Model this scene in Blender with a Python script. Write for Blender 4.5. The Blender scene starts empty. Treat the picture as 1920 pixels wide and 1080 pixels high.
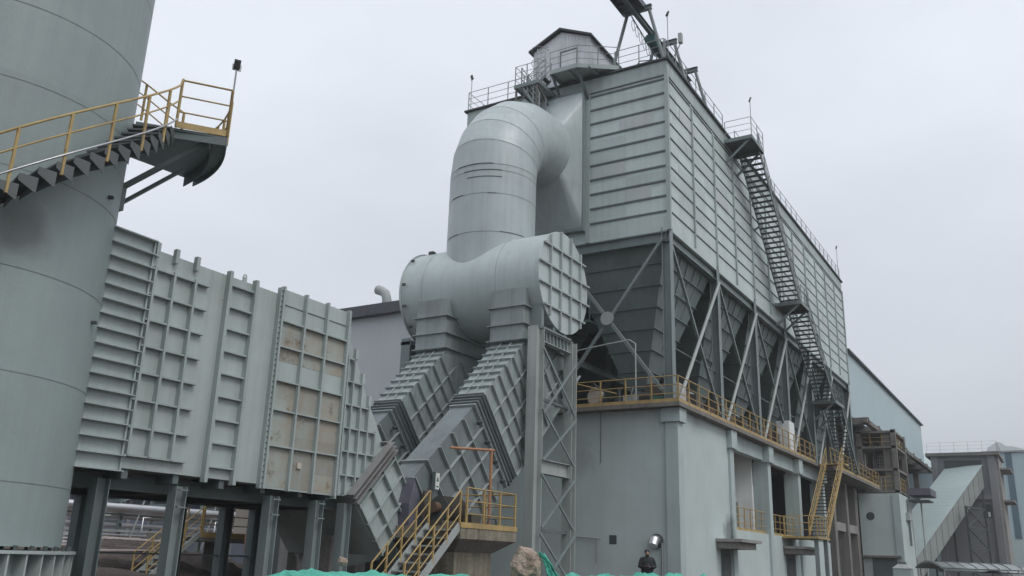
import bpy, math, random
from mathutils import Vector, Matrix
random.seed(7)
R = math.radians
sc = bpy.context.scene
COL = sc.collection

# ------------------------------------------------------------------ camera
cam_d = bpy.data.cameras.new('camera'); cam = bpy.data.objects.new('camera', cam_d); COL.objects.link(cam)
cam_d.sensor_width = 36.0; cam_d.lens = 1667.56/1920*36.0; cam_d.clip_start = 0.1; cam_d.clip_end = 6000
yaw, pit, rol = R(31.4828), R(16.9952), R(1.8804)
f = Vector((math.cos(pit)*math.cos(yaw), math.cos(pit)*math.sin(yaw), math.sin(pit)))
r = Vector((math.sin(yaw), -math.cos(yaw), 0)); u = r.cross(f)
r2 = r*math.cos(rol)+u*math.sin(rol); u2 = -r*math.sin(rol)+u*math.cos(rol)
cam.matrix_world = Matrix(((r2.x, u2.x, -f.x, 0), (r2.y, u2.y, -f.y, 0), (r2.z, u2.z, -f.z, 1.5), (0, 0, 0, 1)))
sc.camera = cam

# ------------------------------------------------------------------ world + sun
SUN_EL, SUN_AZ = R(52), R(-103)            # direction towards the sun, azimuth ccw from +X
w = bpy.data.worlds.new('World'); sc.world = w; w.use_nodes = True
nt = w.node_tree; nt.nodes.clear()
def N(t, tree=None, **kw):
    n = (tree or nt).nodes.new(t)
    for k, v in kw.items(): setattr(n, k, v)
    return n
out = N('ShaderNodeOutputWorld'); bg = N('ShaderNodeBackground'); bg.inputs['Strength'].default_value = 0.15
sky = N('ShaderNodeTexSky', sky_type='NISHITA', sun_disc=False)
sky.sun_elevation = SUN_EL; sky.sun_rotation = math.pi/2 - SUN_AZ; sky.air_density = 1.0; sky.dust_density = 4.0
tc = N('ShaderNodeTexCoord'); mp = N('ShaderNodeMapping'); mp.inputs['Scale'].default_value = (1, 1, 2.2)
ns = N('ShaderNodeTexNoise'); ns.inputs['Scale'].default_value = 1.25; ns.inputs['Detail'].default_value = 7; ns.inputs['Roughness'].default_value = .5
cr = N('ShaderNodeValToRGB')
cr.color_ramp.elements[0].position = .32; cr.color_ramp.elements[0].color = (4.75, 4.98, 5.5, 1)
cr.color_ramp.elements[1].position = .68; cr.color_ramp.elements[1].color = (6.6, 6.9, 7.4, 1)
mx = N('ShaderNodeMix', data_type='RGBA'); mx.inputs['Factor'].default_value = .93
L = nt.links.new
L(tc.outputs['Generated'], mp.inputs['Vector']); L(mp.outputs[0], ns.inputs['Vector']); L(ns.outputs['Fac'], cr.inputs['Fac'])
L(sky.outputs[0], mx.inputs['A']); L(cr.outputs[0], mx.inputs['B']); L(mx.outputs['Result'], bg.inputs['Color']); L(bg.outputs[0], out.inputs[0])
sd = bpy.data.lights.new('sun', 'SUN'); sd.energy = 1.2; sd.angle = R(25); sd.color = (1, .98, .95)
so = bpy.data.objects.new('sun', sd); COL.objects.link(so)
sv = Vector((math.cos(SUN_EL)*math.cos(SUN_AZ), math.cos(SUN_EL)*math.sin(SUN_AZ), math.sin(SUN_EL)))
so.rotation_euler = sv.to_track_quat('Z', 'Y').to_euler(); so.location = (0, 0, 60)
sc.view_settings.view_transform = 'Standard'; sc.view_settings.look = 'None'; sc.view_settings.gamma = 1
sc.view_settings.exposure = 0.25
sc.cycles.max_bounces = 6; sc.cycles.diffuse_bounces = 3; sc.cycles.glossy_bounces = 3

# ------------------------------------------------------------------ materials
BRIGHT = {'stack_paint': 1.15, 'duct_paint': 1.36, 'duct_rib_paint': 1.36, 'drum_paint': 1.5, 'riser_paint': 1.2, 'rust_brown_panel': 1.2, 'inclined_duct_paint': 1.25, 'inclined_duct_rib_paint': 1.2, 'cladding_paint': 1.62, 'cladding_batten': 1.5,
          'painted_render_wall': 1.72, 'painted_pilaster': 1.62, 'grey_render': 2.3, 'pale_blue_sheet': 1.2, 'gallery_sheet': 1.4, 'penthouse_sheet': 1.6, 'pale_steel_paint': 1.15, 'white_plaster': 1.35, 'steel_frame_paint': 1.1}
def mat(name, c, dirt=None, amt=.35, streak=.4, rust=0.0, rough=.55, metal=0.0, panel=None, bump=.015, dent=0.0, scale=.55, rustc=(.13, .06, .03), spots=None):
    m = bpy.data.materials.new(name); m.use_nodes = True; t = m.node_tree; t.nodes.clear()
    l = t.links.new
    o = N('ShaderNodeOutputMaterial', t); b = N('ShaderNodeBsdfPrincipled', t); l(b.outputs[0], o.inputs[0])
    b.inputs['Metallic'].default_value = metal
    g = N('ShaderNodeNewGeometry', t)
    n1 = N('ShaderNodeTexNoise', t); n1.inputs['Scale'].default_value = scale; n1.inputs['Detail'].default_value = 7; n1.inputs['Roughness'].default_value = .62
    l(g.outputs['Position'], n1.inputs['Vector'])
    m2 = N('ShaderNodeMapping', t); m2.inputs['Scale'].default_value = (4.5, 4.5, .18); l(g.outputs['Position'], m2.inputs['Vector'])
    n2 = N('ShaderNodeTexNoise', t); n2.inputs['Scale'].default_value = 1.0; n2.inputs['Detail'].default_value = 6; n2.inputs['Roughness'].default_value = .6
    l(m2.outputs[0], n2.inputs['Vector'])
    a = N('ShaderNodeMapRange', t); a.inputs[1].default_value = .38; a.inputs[2].default_value = .72; l(n1.outputs['Fac'], a.inputs[0])
    s = N('ShaderNodeMapRange', t); s.inputs[1].default_value = .45; s.inputs[2].default_value = .75; l(n2.outputs['Fac'], s.inputs[0])
    ml = N('ShaderNodeMath', t, operation='MULTIPLY'); ml.inputs[1].default_value = amt; l(a.outputs[0], ml.inputs[0])
    ms = N('ShaderNodeMath', t, operation='MULTIPLY_ADD'); ms.inputs[1].default_value = streak; l(s.outputs[0], ms.inputs[0]); l(ml.outputs[0], ms.inputs[2])
    if dirt is None: dirt = tuple(x*.55 for x in c)
    gn = BRIGHT.get(name, 1); c = tuple(x*gn for x in c); dirt = tuple(x*gn for x in dirt)
    cm = N('ShaderNodeMix', t, data_type='RGBA'); cm.inputs['A'].default_value = (*c, 1); cm.inputs['B'].default_value = (*dirt, 1)
    l(ms.outputs[0], cm.inputs['Factor']); last = cm.outputs['Result']
    if panel:
        dv = N('ShaderNodeVectorMath', t, operation='DIVIDE'); dv.inputs[1].default_value = panel[:3]; l(g.outputs['Position'], dv.inputs[0])
        ad = N('ShaderNodeVectorMath', t, operation='ADD'); ad.inputs[1].default_value = panel[4] if len(panel) > 4 else (0, 0, 0); l(dv.outputs[0], ad.inputs[0])
        fl = N('ShaderNodeVectorMath', t, operation='FLOOR'); l(ad.outputs[0], fl.inputs[0])
        wn = N('ShaderNodeTexWhiteNoise', t); l(fl.outputs[0], wn.inputs['Vector'])
        mr = N('ShaderNodeMapRange', t); mr.inputs[3].default_value = 1-panel[3]; mr.inputs[4].default_value = 1+panel[3]; l(wn.outputs['Value'], mr.inputs[0])
        vm = N('ShaderNodeVectorMath', t, operation='SCALE'); l(last, vm.inputs[0]); l(mr.outputs[0], vm.inputs['Scale']); last = vm.outputs[0]
    if rust:
        n3 = N('ShaderNodeTexNoise', t); n3.inputs['Scale'].default_value = 2.3; n3.inputs['Detail'].default_value = 9; n3.inputs['Roughness'].default_value = .7; l(g.outputs['Position'], n3.inputs['Vector'])
        rr = N('ShaderNodeMapRange', t); rr.inputs[1].default_value = .70-rust*.3; rr.inputs[2].default_value = .80-rust*.25; l(n3.outputs['Fac'], rr.inputs[0])
        rm = N('ShaderNodeMix', t, data_type='RGBA'); rm.inputs['B'].default_value = (*rustc, 1); l(rr.outputs[0], rm.inputs['Factor']); l(last, rm.inputs['A']); last = rm.outputs['Result']
    for (cx_, cy_, cz_, rad_, sc_c) in (spots or []):      # grime patches with their own place and outline
        ds = N('ShaderNodeVectorMath', t, operation='DISTANCE'); ds.inputs[1].default_value = (cx_, cy_, cz_); l(g.outputs['Position'], ds.inputs[0])
        nz_ = N('ShaderNodeTexNoise', t); nz_.inputs['Scale'].default_value = 1.6; nz_.inputs['Detail'].default_value = 8; l(g.outputs['Position'], nz_.inputs['Vector'])
        ad_ = N('ShaderNodeMath', t, operation='MULTIPLY_ADD'); ad_.inputs[1].default_value = rad_*1.6; l(nz_.outputs['Fac'], ad_.inputs[0]); l(ds.outputs['Value'], ad_.inputs[2])
        mr_ = N('ShaderNodeMapRange', t); mr_.inputs[1].default_value = rad_*1.15; mr_.inputs[2].default_value = rad_*1.9; mr_.inputs[3].default_value = .75; mr_.inputs[4].default_value = 0; l(ad_.outputs[0], mr_.inputs[0])
        mm_ = N('ShaderNodeMix', t, data_type='RGBA'); mm_.inputs['B'].default_value = (*sc_c, 1); l(mr_.outputs[0], mm_.inputs['Factor']); l(last, mm_.inputs['A']); last = mm_.outputs['Result']
    l(last, b.inputs['Base Color'])
    rg = N('ShaderNodeMapRange', t); rg.inputs[3].default_value = max(0, rough-.12); rg.inputs[4].default_value = min(1, rough+.15); l(n1.outputs['Fac'], rg.inputs[0]); l(rg.outputs[0], b.inputs['Roughness'])
    n4 = N('ShaderNodeTexNoise', t); n4.inputs['Scale'].default_value = 14; n4.inputs['Detail'].default_value = 4; l(g.outputs['Position'], n4.inputs['Vector'])
    bp = N('ShaderNodeBump', t); bp.inputs['Strength'].default_value = 1; bp.inputs['Distance'].default_value = bump*.25; l(n4.outputs['Fac'], bp.inputs['Height'])
    nrm = bp.outputs[0]
    if dent:
        n5 = N('ShaderNodeTexNoise', t); n5.inputs['Scale'].default_value = .8; n5.inputs['Detail'].default_value = 2; l(g.outputs['Position'], n5.inputs['Vector'])
        b2 = N('ShaderNodeBump', t); b2.inputs['Strength'].default_value = 1; b2.inputs['Distance'].default_value = dent*.4; l(n5.outputs['Fac'], b2.inputs['Height']); l(nrm, b2.inputs['Normal']); nrm = b2.outputs[0]
    l(nrm, b.inputs['Normal'])
    return m
M = {}
M['stack'] = mat('stack_paint', (.24, .29, .282), (.18, .21, .21), .7, .28, rough=.5, dent=.02, scale=.25, panel=(60, 60, 2.0, .045, (.5, .5, -.3)), spots=[(9.0, 16.9, 7.4, .6, (.13, .145, .14)), (11.9, 18.2, 9.6, .5, (.15, .15, .13))])
M['duct'] = mat('duct_paint', (.305, .346, .338), (.22, .245, .238), .65, .5, rough=.5, dent=.02, rust=.03)
M['ductrib'] = mat('duct_rib_paint', (.275, .315, .306), (.175, .20, .193), .5, .3, rough=.55, rust=.08)
M['rusty'] = mat('rust_brown_panel', (.262, .235, .19), (.27, .30, .28), 1.0, .8, rough=.8, rust=.45, rustc=(.17, .13, .09), scale=1.7, panel=(.9, 50, .95, .14, (.1, 0, .2)))
M['drum'] = mat('drum_paint', (.325, .37, .365), (.24, .275, .272), .6, .45, rough=.42, dent=.015, scale=.4, rust=.02)
M['riser'] = mat('riser_paint', (.38, .432, .435), (.275, .31, .315), .6, .45, rough=.42, dent=.015, scale=.5, rust=.03, panel=(60, 60, 1.55, .05, (.3, .3, .25)))
M['seam'] = mat('weld_seam', (.19, .215, .21), rough=.8)
M['rseam'] = mat('riser_seam', (.24, .275, .27), rough=.7)
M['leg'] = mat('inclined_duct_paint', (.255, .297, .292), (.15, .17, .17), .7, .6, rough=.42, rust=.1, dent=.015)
M['legrib'] = mat('inclined_duct_rib_paint', (.30, .335, .33), (.18, .20, .20), .5, .3, rough=.5, rust=.05)
M['neckp'] = mat('neck_paint', (.30, .345, .34), (.20, .225, .22), .8, .6, rough=.5, rust=.06)
M['legdark'] = mat('lower_duct_paint_shaded', (.175, .208, .208), (.11, .125, .13), .7, .5, rough=.45, rust=.12)  # dark grey paint, deepened to carry the shade on the lower section
M['bellows'] = mat('expansion_joint', (.26, .265, .265), (.16, .14, .135), .7, .3, rough=.6, rust=.25)
M['dark'] = mat('dark_steel', (.07, .08, .08), (.04, .045, .045), rough=.7)
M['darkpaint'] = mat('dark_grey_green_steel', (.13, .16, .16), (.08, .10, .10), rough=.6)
M['steel'] = mat('steel_frame_paint', (.20, .24, .24), (.12, .14, .14), .5, .3, rough=.6, rust=.1)
M['steelpale'] = mat('pale_steel_paint', (.33, .36, .35), (.22, .22, .21), .5, .4, rough=.6, rust=.15)
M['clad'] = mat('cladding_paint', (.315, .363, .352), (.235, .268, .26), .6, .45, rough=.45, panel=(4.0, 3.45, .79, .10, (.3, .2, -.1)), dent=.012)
M['clad2'] = mat('newer_cladding_sheet', (.475, .52, .515), (.40, .43, .43), .6, .5, rough=.4, dent=.01)
M['cladrib'] = mat('cladding_gap_shadow', (.125, .15, .148), rough=.7)  # dark green strips paint in the gap shadow below each cladding rib
M['batten'] = mat('cladding_batten', (.26, .30, .292), rough=.5)
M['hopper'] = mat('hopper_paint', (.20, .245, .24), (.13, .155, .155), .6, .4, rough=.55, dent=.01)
M['trim'] = mat('roof_trim', (.055, .06, .065), rough=.5)
M['yellow'] = mat('yellow_rail_paint', (.46, .33, .125), (.27, .19, .09), .8, .3, rough=.55, rust=.22, scale=2.5)
M['grail'] = mat('grey_rail_paint', (.33, .35, .36), rough=.5)
GR = (.10, .11, .105)
SP = [(43.6, 14, 3.1, .9, GR), (55.4, 14, 3.0, .9, GR), (36.9, 18.9, 6.0, 1.1, (.33, .37, .37)), (39.6, 14, 7.9, .8, (.3, .33, .32))]
M['wall'] = mat('painted_render_wall', (.292, .338, .33), (.222, .253, .247), .65, .18, rough=.75, scale=.3, rust=0, spots=SP)
M['wallpil'] = mat('painted_pilaster', (.27, .32, .315), (.19, .215, .215), .5, .4, rough=.75, spots=SP[:2])
M['concrete'] = mat('raw_concrete', (.22, .21, .195), (.12, .115, .105), .6, .6, rough=.9, bump=.12)
M['staincon'] = mat('stained_concrete', (.27, .25, .20), (.13, .115, .08), .9, .9, rough=.9, bump=.1, scale=1.6)
M['palecon'] = mat('pale_concrete', (.32, .31, .30), (.2, .19, .18), .6, .6, rough=.9, bump=.1)
M['white'] = mat('white_plaster', (.56, .58, .57), (.40, .39, .37), .5, .3, rough=.8)
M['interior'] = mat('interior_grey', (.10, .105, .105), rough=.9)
M['greybld'] = mat('grey_render', (.22, .235, .24), (.175, .186, .19), .4, .2, rough=.85, scale=.2)
M['towerc'] = mat('tower_render', (.24, .245, .255), (.18, .183, .19), .5, .4, rough=.85, scale=.3)
M['fascia'] = mat('fascia_dark', (.085, .09, .10), rough=.7)
M['house'] = mat('penthouse_sheet', (.47, .48, .50), (.34, .345, .36), .5, .6, rough=.5)
M['tread'] = mat('tread_steel', (.10, .11, .11), (.06, .065, .065), rough=.6)
M['galv'] = mat('galvanised_steel', (.45, .46, .47), (.30, .31, .32), .5, .4, rough=.35, metal=.7)
M['silver'] = mat('silver_insulation', (.75, .75, .77), (.55, .55, .57), .3, .2, rough=.42, metal=.9, dent=.01)
M['orange'] = mat('rusty_orange_pipe', (.40, .20, .11), (.25, .12, .06), .6, .2, rough=.7)
M['blue'] = mat('pale_blue_sheet', (.33, .42, .445), (.28, .36, .385), .4, .2, rough=.45, scale=.1)
M['bluedk'] = mat('dark_blue_strip', (.10, .16, .20), rough=.5)
M['awn'] = mat('awning_sheet', (.30, .33, .33), (.16, .18, .18), .7, .3, rough=.45)
M['gallery'] = mat('gallery_sheet', (.30, .36, .355), (.22, .27, .265), .5, .4, rough=.5, scale=.2)
M['gallside'] = mat('gallery_side_sheet', (.27, .29, .28), (.2, .215, .21), .5, .5, rough=.6)
M['mud'] = mat('mud', (.115, .085, .07), (.06, .045, .04), .9, .0, rough=.85, bump=.5, scale=1.5)
M['net'] = mat('green_debris_net', (.10, .46, .35), (.05, .28, .21), .9, .0, rough=.75, bump=.25, scale=3.0)
M['rock'] = mat('rock', (.47, .37, .30), (.17, .115, .085), 1.0, .0, rough=.9, bump=.5, scale=3.0)
M['cloth'] = mat('dark_jacket', (.02, .023, .024), (.01, .017, .018), .6, 0, rough=.8, scale=9)
M['skin'] = mat('skin', (.42, .27, .20), (.36, .22, .16), .3, 0, rough=.6)
M['foil'] = mat('white_sheeting', (.62, .58, .56), (.40, .34, .32), .7, .0, rough=.6, scale=2)
M['cream'] = mat('cream_cabinet', (.52, .47, .40), (.38, .31, .25), .6, .3, rough=.6)
M['machine'] = mat('machine_paint', (.085, .075, .06), (.045, .04, .035), .6, .1, rough=.7, rust=.3, rustc=(.16, .08, .04))
M['rustm'] = mat('rusty_machine', (.15, .095, .06), (.07, .045, .035), .8, .3, rough=.8, rust=.4, rustc=(.26, .14, .07))
M['greenp'] = mat('green_machine_paint', (.03, .13, .09), rough=.5)
M['teal'] = mat('teal_hoist_paint', (.03, .10, .10), rough=.5)
M['signw'] = mat('sign_white', (.75, .76, .72), rough=.5)
M['signg'] = mat('sign_symbol', (.05, .16, .09), rough=.5)
M['purple'] = mat('purple_grey_plate', (.13, .125, .165), (.09, .09, .11), .5, .4, rough=.5)
M['glass'] = mat('lamp_glass', (.05, .055, .06), rough=.2)
M['hallwall'] = mat('blue_grey_wall', (.13, .145, .19), (.09, .10, .13), rough=.7)
M['mount'] = mat('mountain_forest', (.10, .14, .13), (.07, .10, .10), .5, 0, rough=1, scale=.01)

# ------------------------------------------------------------------ mesh builder
class MB:
    def __init__(s): s.v = []; s.f = []; s.sm = []
    def add(s, vs, fs, smooth=False):
        o = len(s.v); s.v += [tuple(p) for p in vs]
        for q in fs: s.f.append(tuple(i+o for i in q)); s.sm.append(smooth)
        return s
    def box(s, x0, x1, y0, y1, z0, z1):
        return s.add([(x0, y0, z0), (x1, y0, z0), (x1, y1, z0), (x0, y1, z0), (x0, y0, z1), (x1, y0, z1), (x1, y1, z1), (x0, y1, z1)],
                     [(0, 3, 2, 1), (4, 5, 6, 7), (0, 1, 5, 4), (1, 2, 6, 5), (2, 3, 7, 6), (3, 0, 4, 7)])
    def bar(s, a, b, wd, ht, up=(0, 0, 1)):        # rectangular bar; ht is measured along up
        a, b = Vector(a), Vector(b); d = (b-a).normalized(); up = Vector(up)
        if abs(d.dot(up)) > .98: up = Vector((0, 1, 0))
        sx = d.cross(up).normalized()*(wd/2); sy = sx.cross(d).normalized()*(ht/2)
        vs = [p+q for p in (a, b) for q in (-sx-sy, sx-sy, sx+sy, -sx+sy)]
        return s.add(vs, [(0, 1, 2, 3), (7, 6, 5, 4), (0, 4, 5, 1), (1, 5, 6, 2), (2, 6, 7, 3), (3, 7, 4, 0)])
    def ibeam(s, a, b, wd, ht, up=(0, 0, 1), t=.03):
        a, b = Vector(a), Vector(b); d = (b-a).normalized(); up = Vector(up)
        if abs(d.dot(up)) > .98: up = Vector((0, 1, 0))
        sx = d.cross(up).normalized(); sy = sx.cross(d).normalized()
        for k in (-1, 1): s.bar(a+sy*k*(ht-t)/2, b+sy*k*(ht-t)/2, wd, t, sy)
        s.bar(a, b, t, ht-2*t, sy); return s
    def tube(s, pts, rad, n=8, cap=True, closed=False):
        pts = [Vector(p) for p in pts]; rings = []; up0 = None
        for i, p in enumerate(pts):
            if closed: d = pts[(i+1) % len(pts)]-pts[i-1]
            else: d = (pts[min(i+1, len(pts)-1)]-pts[max(i-1, 0)])
            d.normalize()
            if up0 is None: up0 = Vector((0, 0, 1)) if abs(d.z) < .9 else Vector((0, 1, 0))
            x = d.cross(up0)
            if x.length < 1e-3: x = d.cross(Vector((1, 0, 0)))
            x.normalize(); y = x.cross(d); up0 = y
            rings.append([p+(x*math.cos(6.28318*k/n)+y*math.sin(6.28318*k/n))*rad for k in range(n)])
        vs = [q for g in rings for q in g]; fs = []
        m = len(rings)
        for i in range(m if closed else m-1):
            j = (i+1) % m
            for k in range(n): fs.append((i*n+k, j*n+k, j*n+(k+1) % n, i*n+(k+1) % n))
        s.add(vs, fs, True)
        if cap and not closed: s.add(rings[0], [tuple(range(n))]); s.add(rings[-1], [tuple(range(n))[::-1]])
        return s
    def cyl(s, c, ax, r0, r1, h, n=48, cap=True):     # cylinder / cone along axis ax
        c = Vector(c); ax = Vector(ax).normalized()
        t = Vector((0, 0, 1)) if abs(ax.z) < .9 else Vector((1, 0, 0))
        x = ax.cross(t).normalized(); y = ax.cross(x)
        A = [c+(x*math.cos(2*math.pi*k/n)+y*math.sin(2*math.pi*k/n))*r0 for k in range(n)]
        B = [c+ax*h+(x*math.cos(2*math.pi*k/n)+y*math.sin(2*math.pi*k/n))*r1 for k in range(n)]
        s.add(A+B, [(k, (k+1) % n, n+(k+1) % n, n+k) for k in range(n)], True)
        if cap: s.add(A, [tuple(range(n))[::-1]]); s.add(B, [tuple(range(n))])
        return s
    def prismY(s, poly, y0, y1):                      # polygon of (x,z) extruded along Y
        n = len(poly); A = [(x, y0, z) for x, z in poly]; B = [(x, y1, z) for x, z in poly]
        return s.add(A+B, [tuple(range(n)), tuple(range(2*n-1, n-1, -1))]+[(k, n+k, n+(k+1) % n, (k+1) % n) for k in range(n)])
    def taperY(s, poly, y0, y1s):                     # like prismY, the far side set per corner
        n = len(poly); A = [(x, y0, z) for x, z in poly]; B = [(x, y, z) for (x, z), y in zip(poly, y1s)]
        return s.add(A+B, [tuple(range(n)), tuple(range(2*n-1, n-1, -1))]+[(k, n+k, n+(k+1) % n, (k+1) % n) for k in range(n)])
    def prismX(s, poly, x0, x1):                      # polygon of (y,z)
        n = len(poly); A = [(x0, y, z) for y, z in poly]; B = [(x1, y, z) for y, z in poly]
        return s.add(A+B, [tuple(range(n))[::-1], tuple(range(n, 2*n))]+[(k, (k+1) % n, n+(k+1) % n, n+k) for k in range(n)])
    def prismZ(s, poly, z0, z1):
        n = len(poly); A = [(x, y, z0) for x, y in poly]; B = [(x, y, z1) for x, y in poly]
        return s.add(A+B, [tuple(range(n))[::-1], tuple(range(n, 2*n))]+[(k, (k+1) % n, n+(k+1) % n, n+k) for k in range(n)])
    def loft(s, rings, smooth=True, cap=False, flat_from=None):
        n = len(rings[0]); vs = [p for g in rings for p in g]; fs = []
        for i in range(len(rings)-1):
            for k in range(n): fs.append((i*n+k, i*n+(k+1) % n, (i+1)*n+(k+1) % n, (i+1)*n+k))
        return s.add(vs, fs, smooth)
    def build(s, name, m, parent=None, label=None, fix=True):
        me = bpy.data.meshes.new(name); off = WL(parent) if parent else None
        vs = s.v
        if off is None:
            xs = [p[0] for p in vs]; ys = [p[1] for p in vs]; zs = [p[2] for p in vs]
            off = Vector(((min(xs)+max(xs))/2, (min(ys)+max(ys))/2, min(zs)))
        me.from_pydata([(p[0]-off.x, p[1]-off.y, p[2]-off.z) for p in vs], [], s.f)
        me.polygons.foreach_set('use_smooth', s.sm); me.materials.append(m if not isinstance(m, str) else M[m])
        if fix:
            import bmesh
            bm = bmesh.new(); bm.from_mesh(me); bmesh.ops.recalc_face_normals(bm, faces=bm.faces); bm.to_mesh(me); bm.free()
        me.update(); o = bpy.data.objects.new(name, me); COL.objects.link(o)
        if parent: o.parent = parent
        else: o.location = off
        if label: o['label'] = label
        return o
def WL(o):
    v = Vector((0, 0, 0))
    while o: v += o.location; o = o.parent
    return v
def tag(o, label=None, cat=None, group=None, kind=None):
    for k, v in (('label', label), ('category', cat), ('group', group), ('kind', kind)):
        if v: o[k] = v
    return o
def thing(name, label, cat, loc, group=None):
    o = bpy.data.objects.new(name, None); o.empty_display_size = .2; COL.objects.link(o); o.location = loc
    return tag(o, label, cat, group)
def copypart(o, parent, dloc):
    c = o.copy(); COL.objects.link(c); c.parent = parent; c.location = o.location+Vector(dloc); return c
def copy_tree(o, parent=None):
    c = o.copy(); COL.objects.link(c); c.parent = parent
    for ch in list(o.children): copy_tree(ch, c)
    return c
def lerp(a, b, t): return Vector(a)+(Vector(b)-Vector(a))*t

def rails_on(root, pts, h=1.15, levels=(1, .66, .33), spacing=1.5, m='yellow', rad=.024, toe=None, posts=True, ends=(True, True)):
    """posts and rails along a polyline of base points, as parts of root"""
    pts = [Vector(p) for p in pts]; proto = None; b = WL(root)
    pp = []
    for i in range(len(pts)-1):
        Ls = (pts[i+1]-pts[i]).length; n = max(1, round(Ls/spacing))
        for k in range(n): pp.append(lerp(pts[i], pts[i+1], k/n))
    pp.append(pts[-1])
    if not ends[0]: pp = pp[1:]
    if not ends[1]: pp = pp[:-1]
    if posts:
        for p in pp:
            if proto is None:
                mb = MB().bar((0, 0, 0), (0, 0, h), rad*2.1, rad*2.1)
                me_o = MB(); me_o.v = [(v[0]+p.x, v[1]+p.y, v[2]+p.z) for v in mb.v]; me_o.f = mb.f; me_o.sm = mb.sm
                proto = me_o.build('post', m, root); p0 = p
            else: copypart(proto, root, p-p0)
    for lv in levels:
        mb = MB().tube([p+Vector((0, 0, h*lv)) for p in pts], rad if lv == 1 else rad*.8, 6)
        mb.build('top_rail' if lv == 1 else 'mid_rail', m, root)
    if toe:
        mb = MB()
        for i in range(len(pts)-1): mb.bar(pts[i]+Vector((0, 0, toe/2)), pts[i+1]+Vector((0, 0, toe/2)), .02, toe)
        mb.build('toe_board', m, root)
def railing(label, pts, group=None, name='guard_railing', **kw):
    pts = [Vector(p) for p in pts]
    t = thing(name, label, 'railing', pts[0], group); rails_on(t, pts, **kw); return t
def flight(root, p0, p1, side, width, nt_, mt='tread', ms='steel', mr='yellow', rails=(1, .66, .33), h=1.05, sp=1.6, riser=False, sth=.2, both=True, open_=True):
    """straight stair flight from p0 (bottom, near side edge) to p1 (top); side = unit vector across"""
    p0, p1, side = Vector(p0), Vector(p1), Vector(side)
    run = Vector((p1.x-p0.x, p1.y-p0.y, 0)); rd = run.normalized(); tw = run.length/nt_
    proto = None
    for k in range(nt_):
        a = lerp(p0, p1, (k+.5)/nt_)
        if proto is None:
            mb = MB().bar(a, a+side*width, tw*.95, .045)
            if riser: mb.bar(a-rd*tw*.45+Vector((0, 0, -.08)), a+side*width-rd*tw*.45+Vector((0, 0, -.08)), .02, .16)
            proto = mb.build('tread', mt, root); a0 = a
        else: copypart(proto, root, a-a0)
    for q in (0, 1): MB().bar(p0+side*width*q, p1+side*width*q, .05, sth).build('stringer', ms, root)
    for q in ((0, 1) if both else (0,)):
        rails_on(root, [p0+side*width*q, p1+side*width*q], h=h, levels=rails, spacing=sp, m=mr)
def plate_grid(mb, A, B, C, us, vs, depth, wd, n):
    """ribs on the parallelogram A + s(B-A) + t(C-A), standing proud along n"""
    A, B, C, n = Vector(A), Vector(B), Vector(C), Vector(n).normalized()
    e1, e2 = B-A, C-A
    for s in us: mb.bar(A+e1*s+n*depth/2, A+e1*s+e2+n*depth/2, wd, depth, n)
    for t in vs: mb.bar(A+e2*t+n*(depth/2-.004), A+e2*t+e1+n*(depth/2-.004), wd, depth-.008, n)
    return mb
def floodlight(loc, h, label, yawd=0, m='grail'):
    t = thing('floodlight_pole', label, 'floodlight', loc, 'floodlights on thin poles'); x, y, z = loc
    MB().tube([(x, y, z), (x, y, z+h)], .022, 8).build('pole', m, t)
    d = Vector((math.cos(R(yawd)), math.sin(R(yawd)), 0)); s = Vector((-d.y, d.x, 0)); c = Vector((x, y, z+h+.16))
    lm = MB().bar(c-s*.08, c+s*.08, .07, .26, Vector((0, 0, 1))+d*.4).build('lamp_head', 'dark', t)
    MB().bar(c-s*.065+d*.045-Vector((0, 0, .02)), c+s*.065+d*.045-Vector((0, 0, .02)), .02, .19, Vector((0, 0, 1))+d*.4).build('lamp_glass', 'glass', lm)
    MB().tube([c-s*.1, c-s*.1+Vector((0, 0, -.16)), c+s*.1+Vector((0, 0, -.16)), c+s*.1], .014, 6).build('bracket', m, t)
    return t

# ================================================================== GROUND, HILLS
def hgt(x, y):
    h = .06*math.sin(x*1.3+y*.7)+.05*math.sin(y*1.9-x*.4)+.03*math.sin(x*4.1)*math.cos(y*3.7)
    d2 = ((x-27)/9)**2+((y-38)/5)**2; h += 1.75*math.exp(-d2*1.1)*(1+.12*math.sin(x*2.3+y*1.1)+.08*math.sin(x*5-y*3))
    d3 = ((x-19)/4)**2+((y-27)/3)**2; h += .8*math.exp(-d3)
    k = max(0, min(1, (x-26)/7))*max(0, min(1, (22-y)/4)); h = h*(1-k)+.31*k if y < 22 else h
    h += .08*(math.sin(x*7.3+math.sin(y*5.1)*2)*math.sin(y*6.1+x))*(1 if x < 45 else 0)
    return h
xs = [-2400, -800, -200, -60, -20]+[-10+.5*i for i in range(0, 130)]+[60, 75, 90, 120, 180, 400, 1000, 2400]
ys = [-2400, -800, -200, -60, -20]+[-8+.5*i for i in range(0, 130)]+[62, 75, 100, 150, 400, 1000, 2400]
g = MB(); nx, ny = len(xs), len(ys)
vs = [(x, y, hgt(x, y) if abs(x) < 59 and abs(y) < 59 else 0.0) for x in xs for y in ys]
g.add(vs, [(i*ny+j, (i+1)*ny+j, (i+1)*ny+j+1, i*ny+j+1) for i in range(nx-1) for j in range(ny-1)], True)
go = g.build('ground', 'mud'); go.name = 'ground'; tag(go, 'churned brown mud ground under and around the plant', 'ground', kind='structure')
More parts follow.
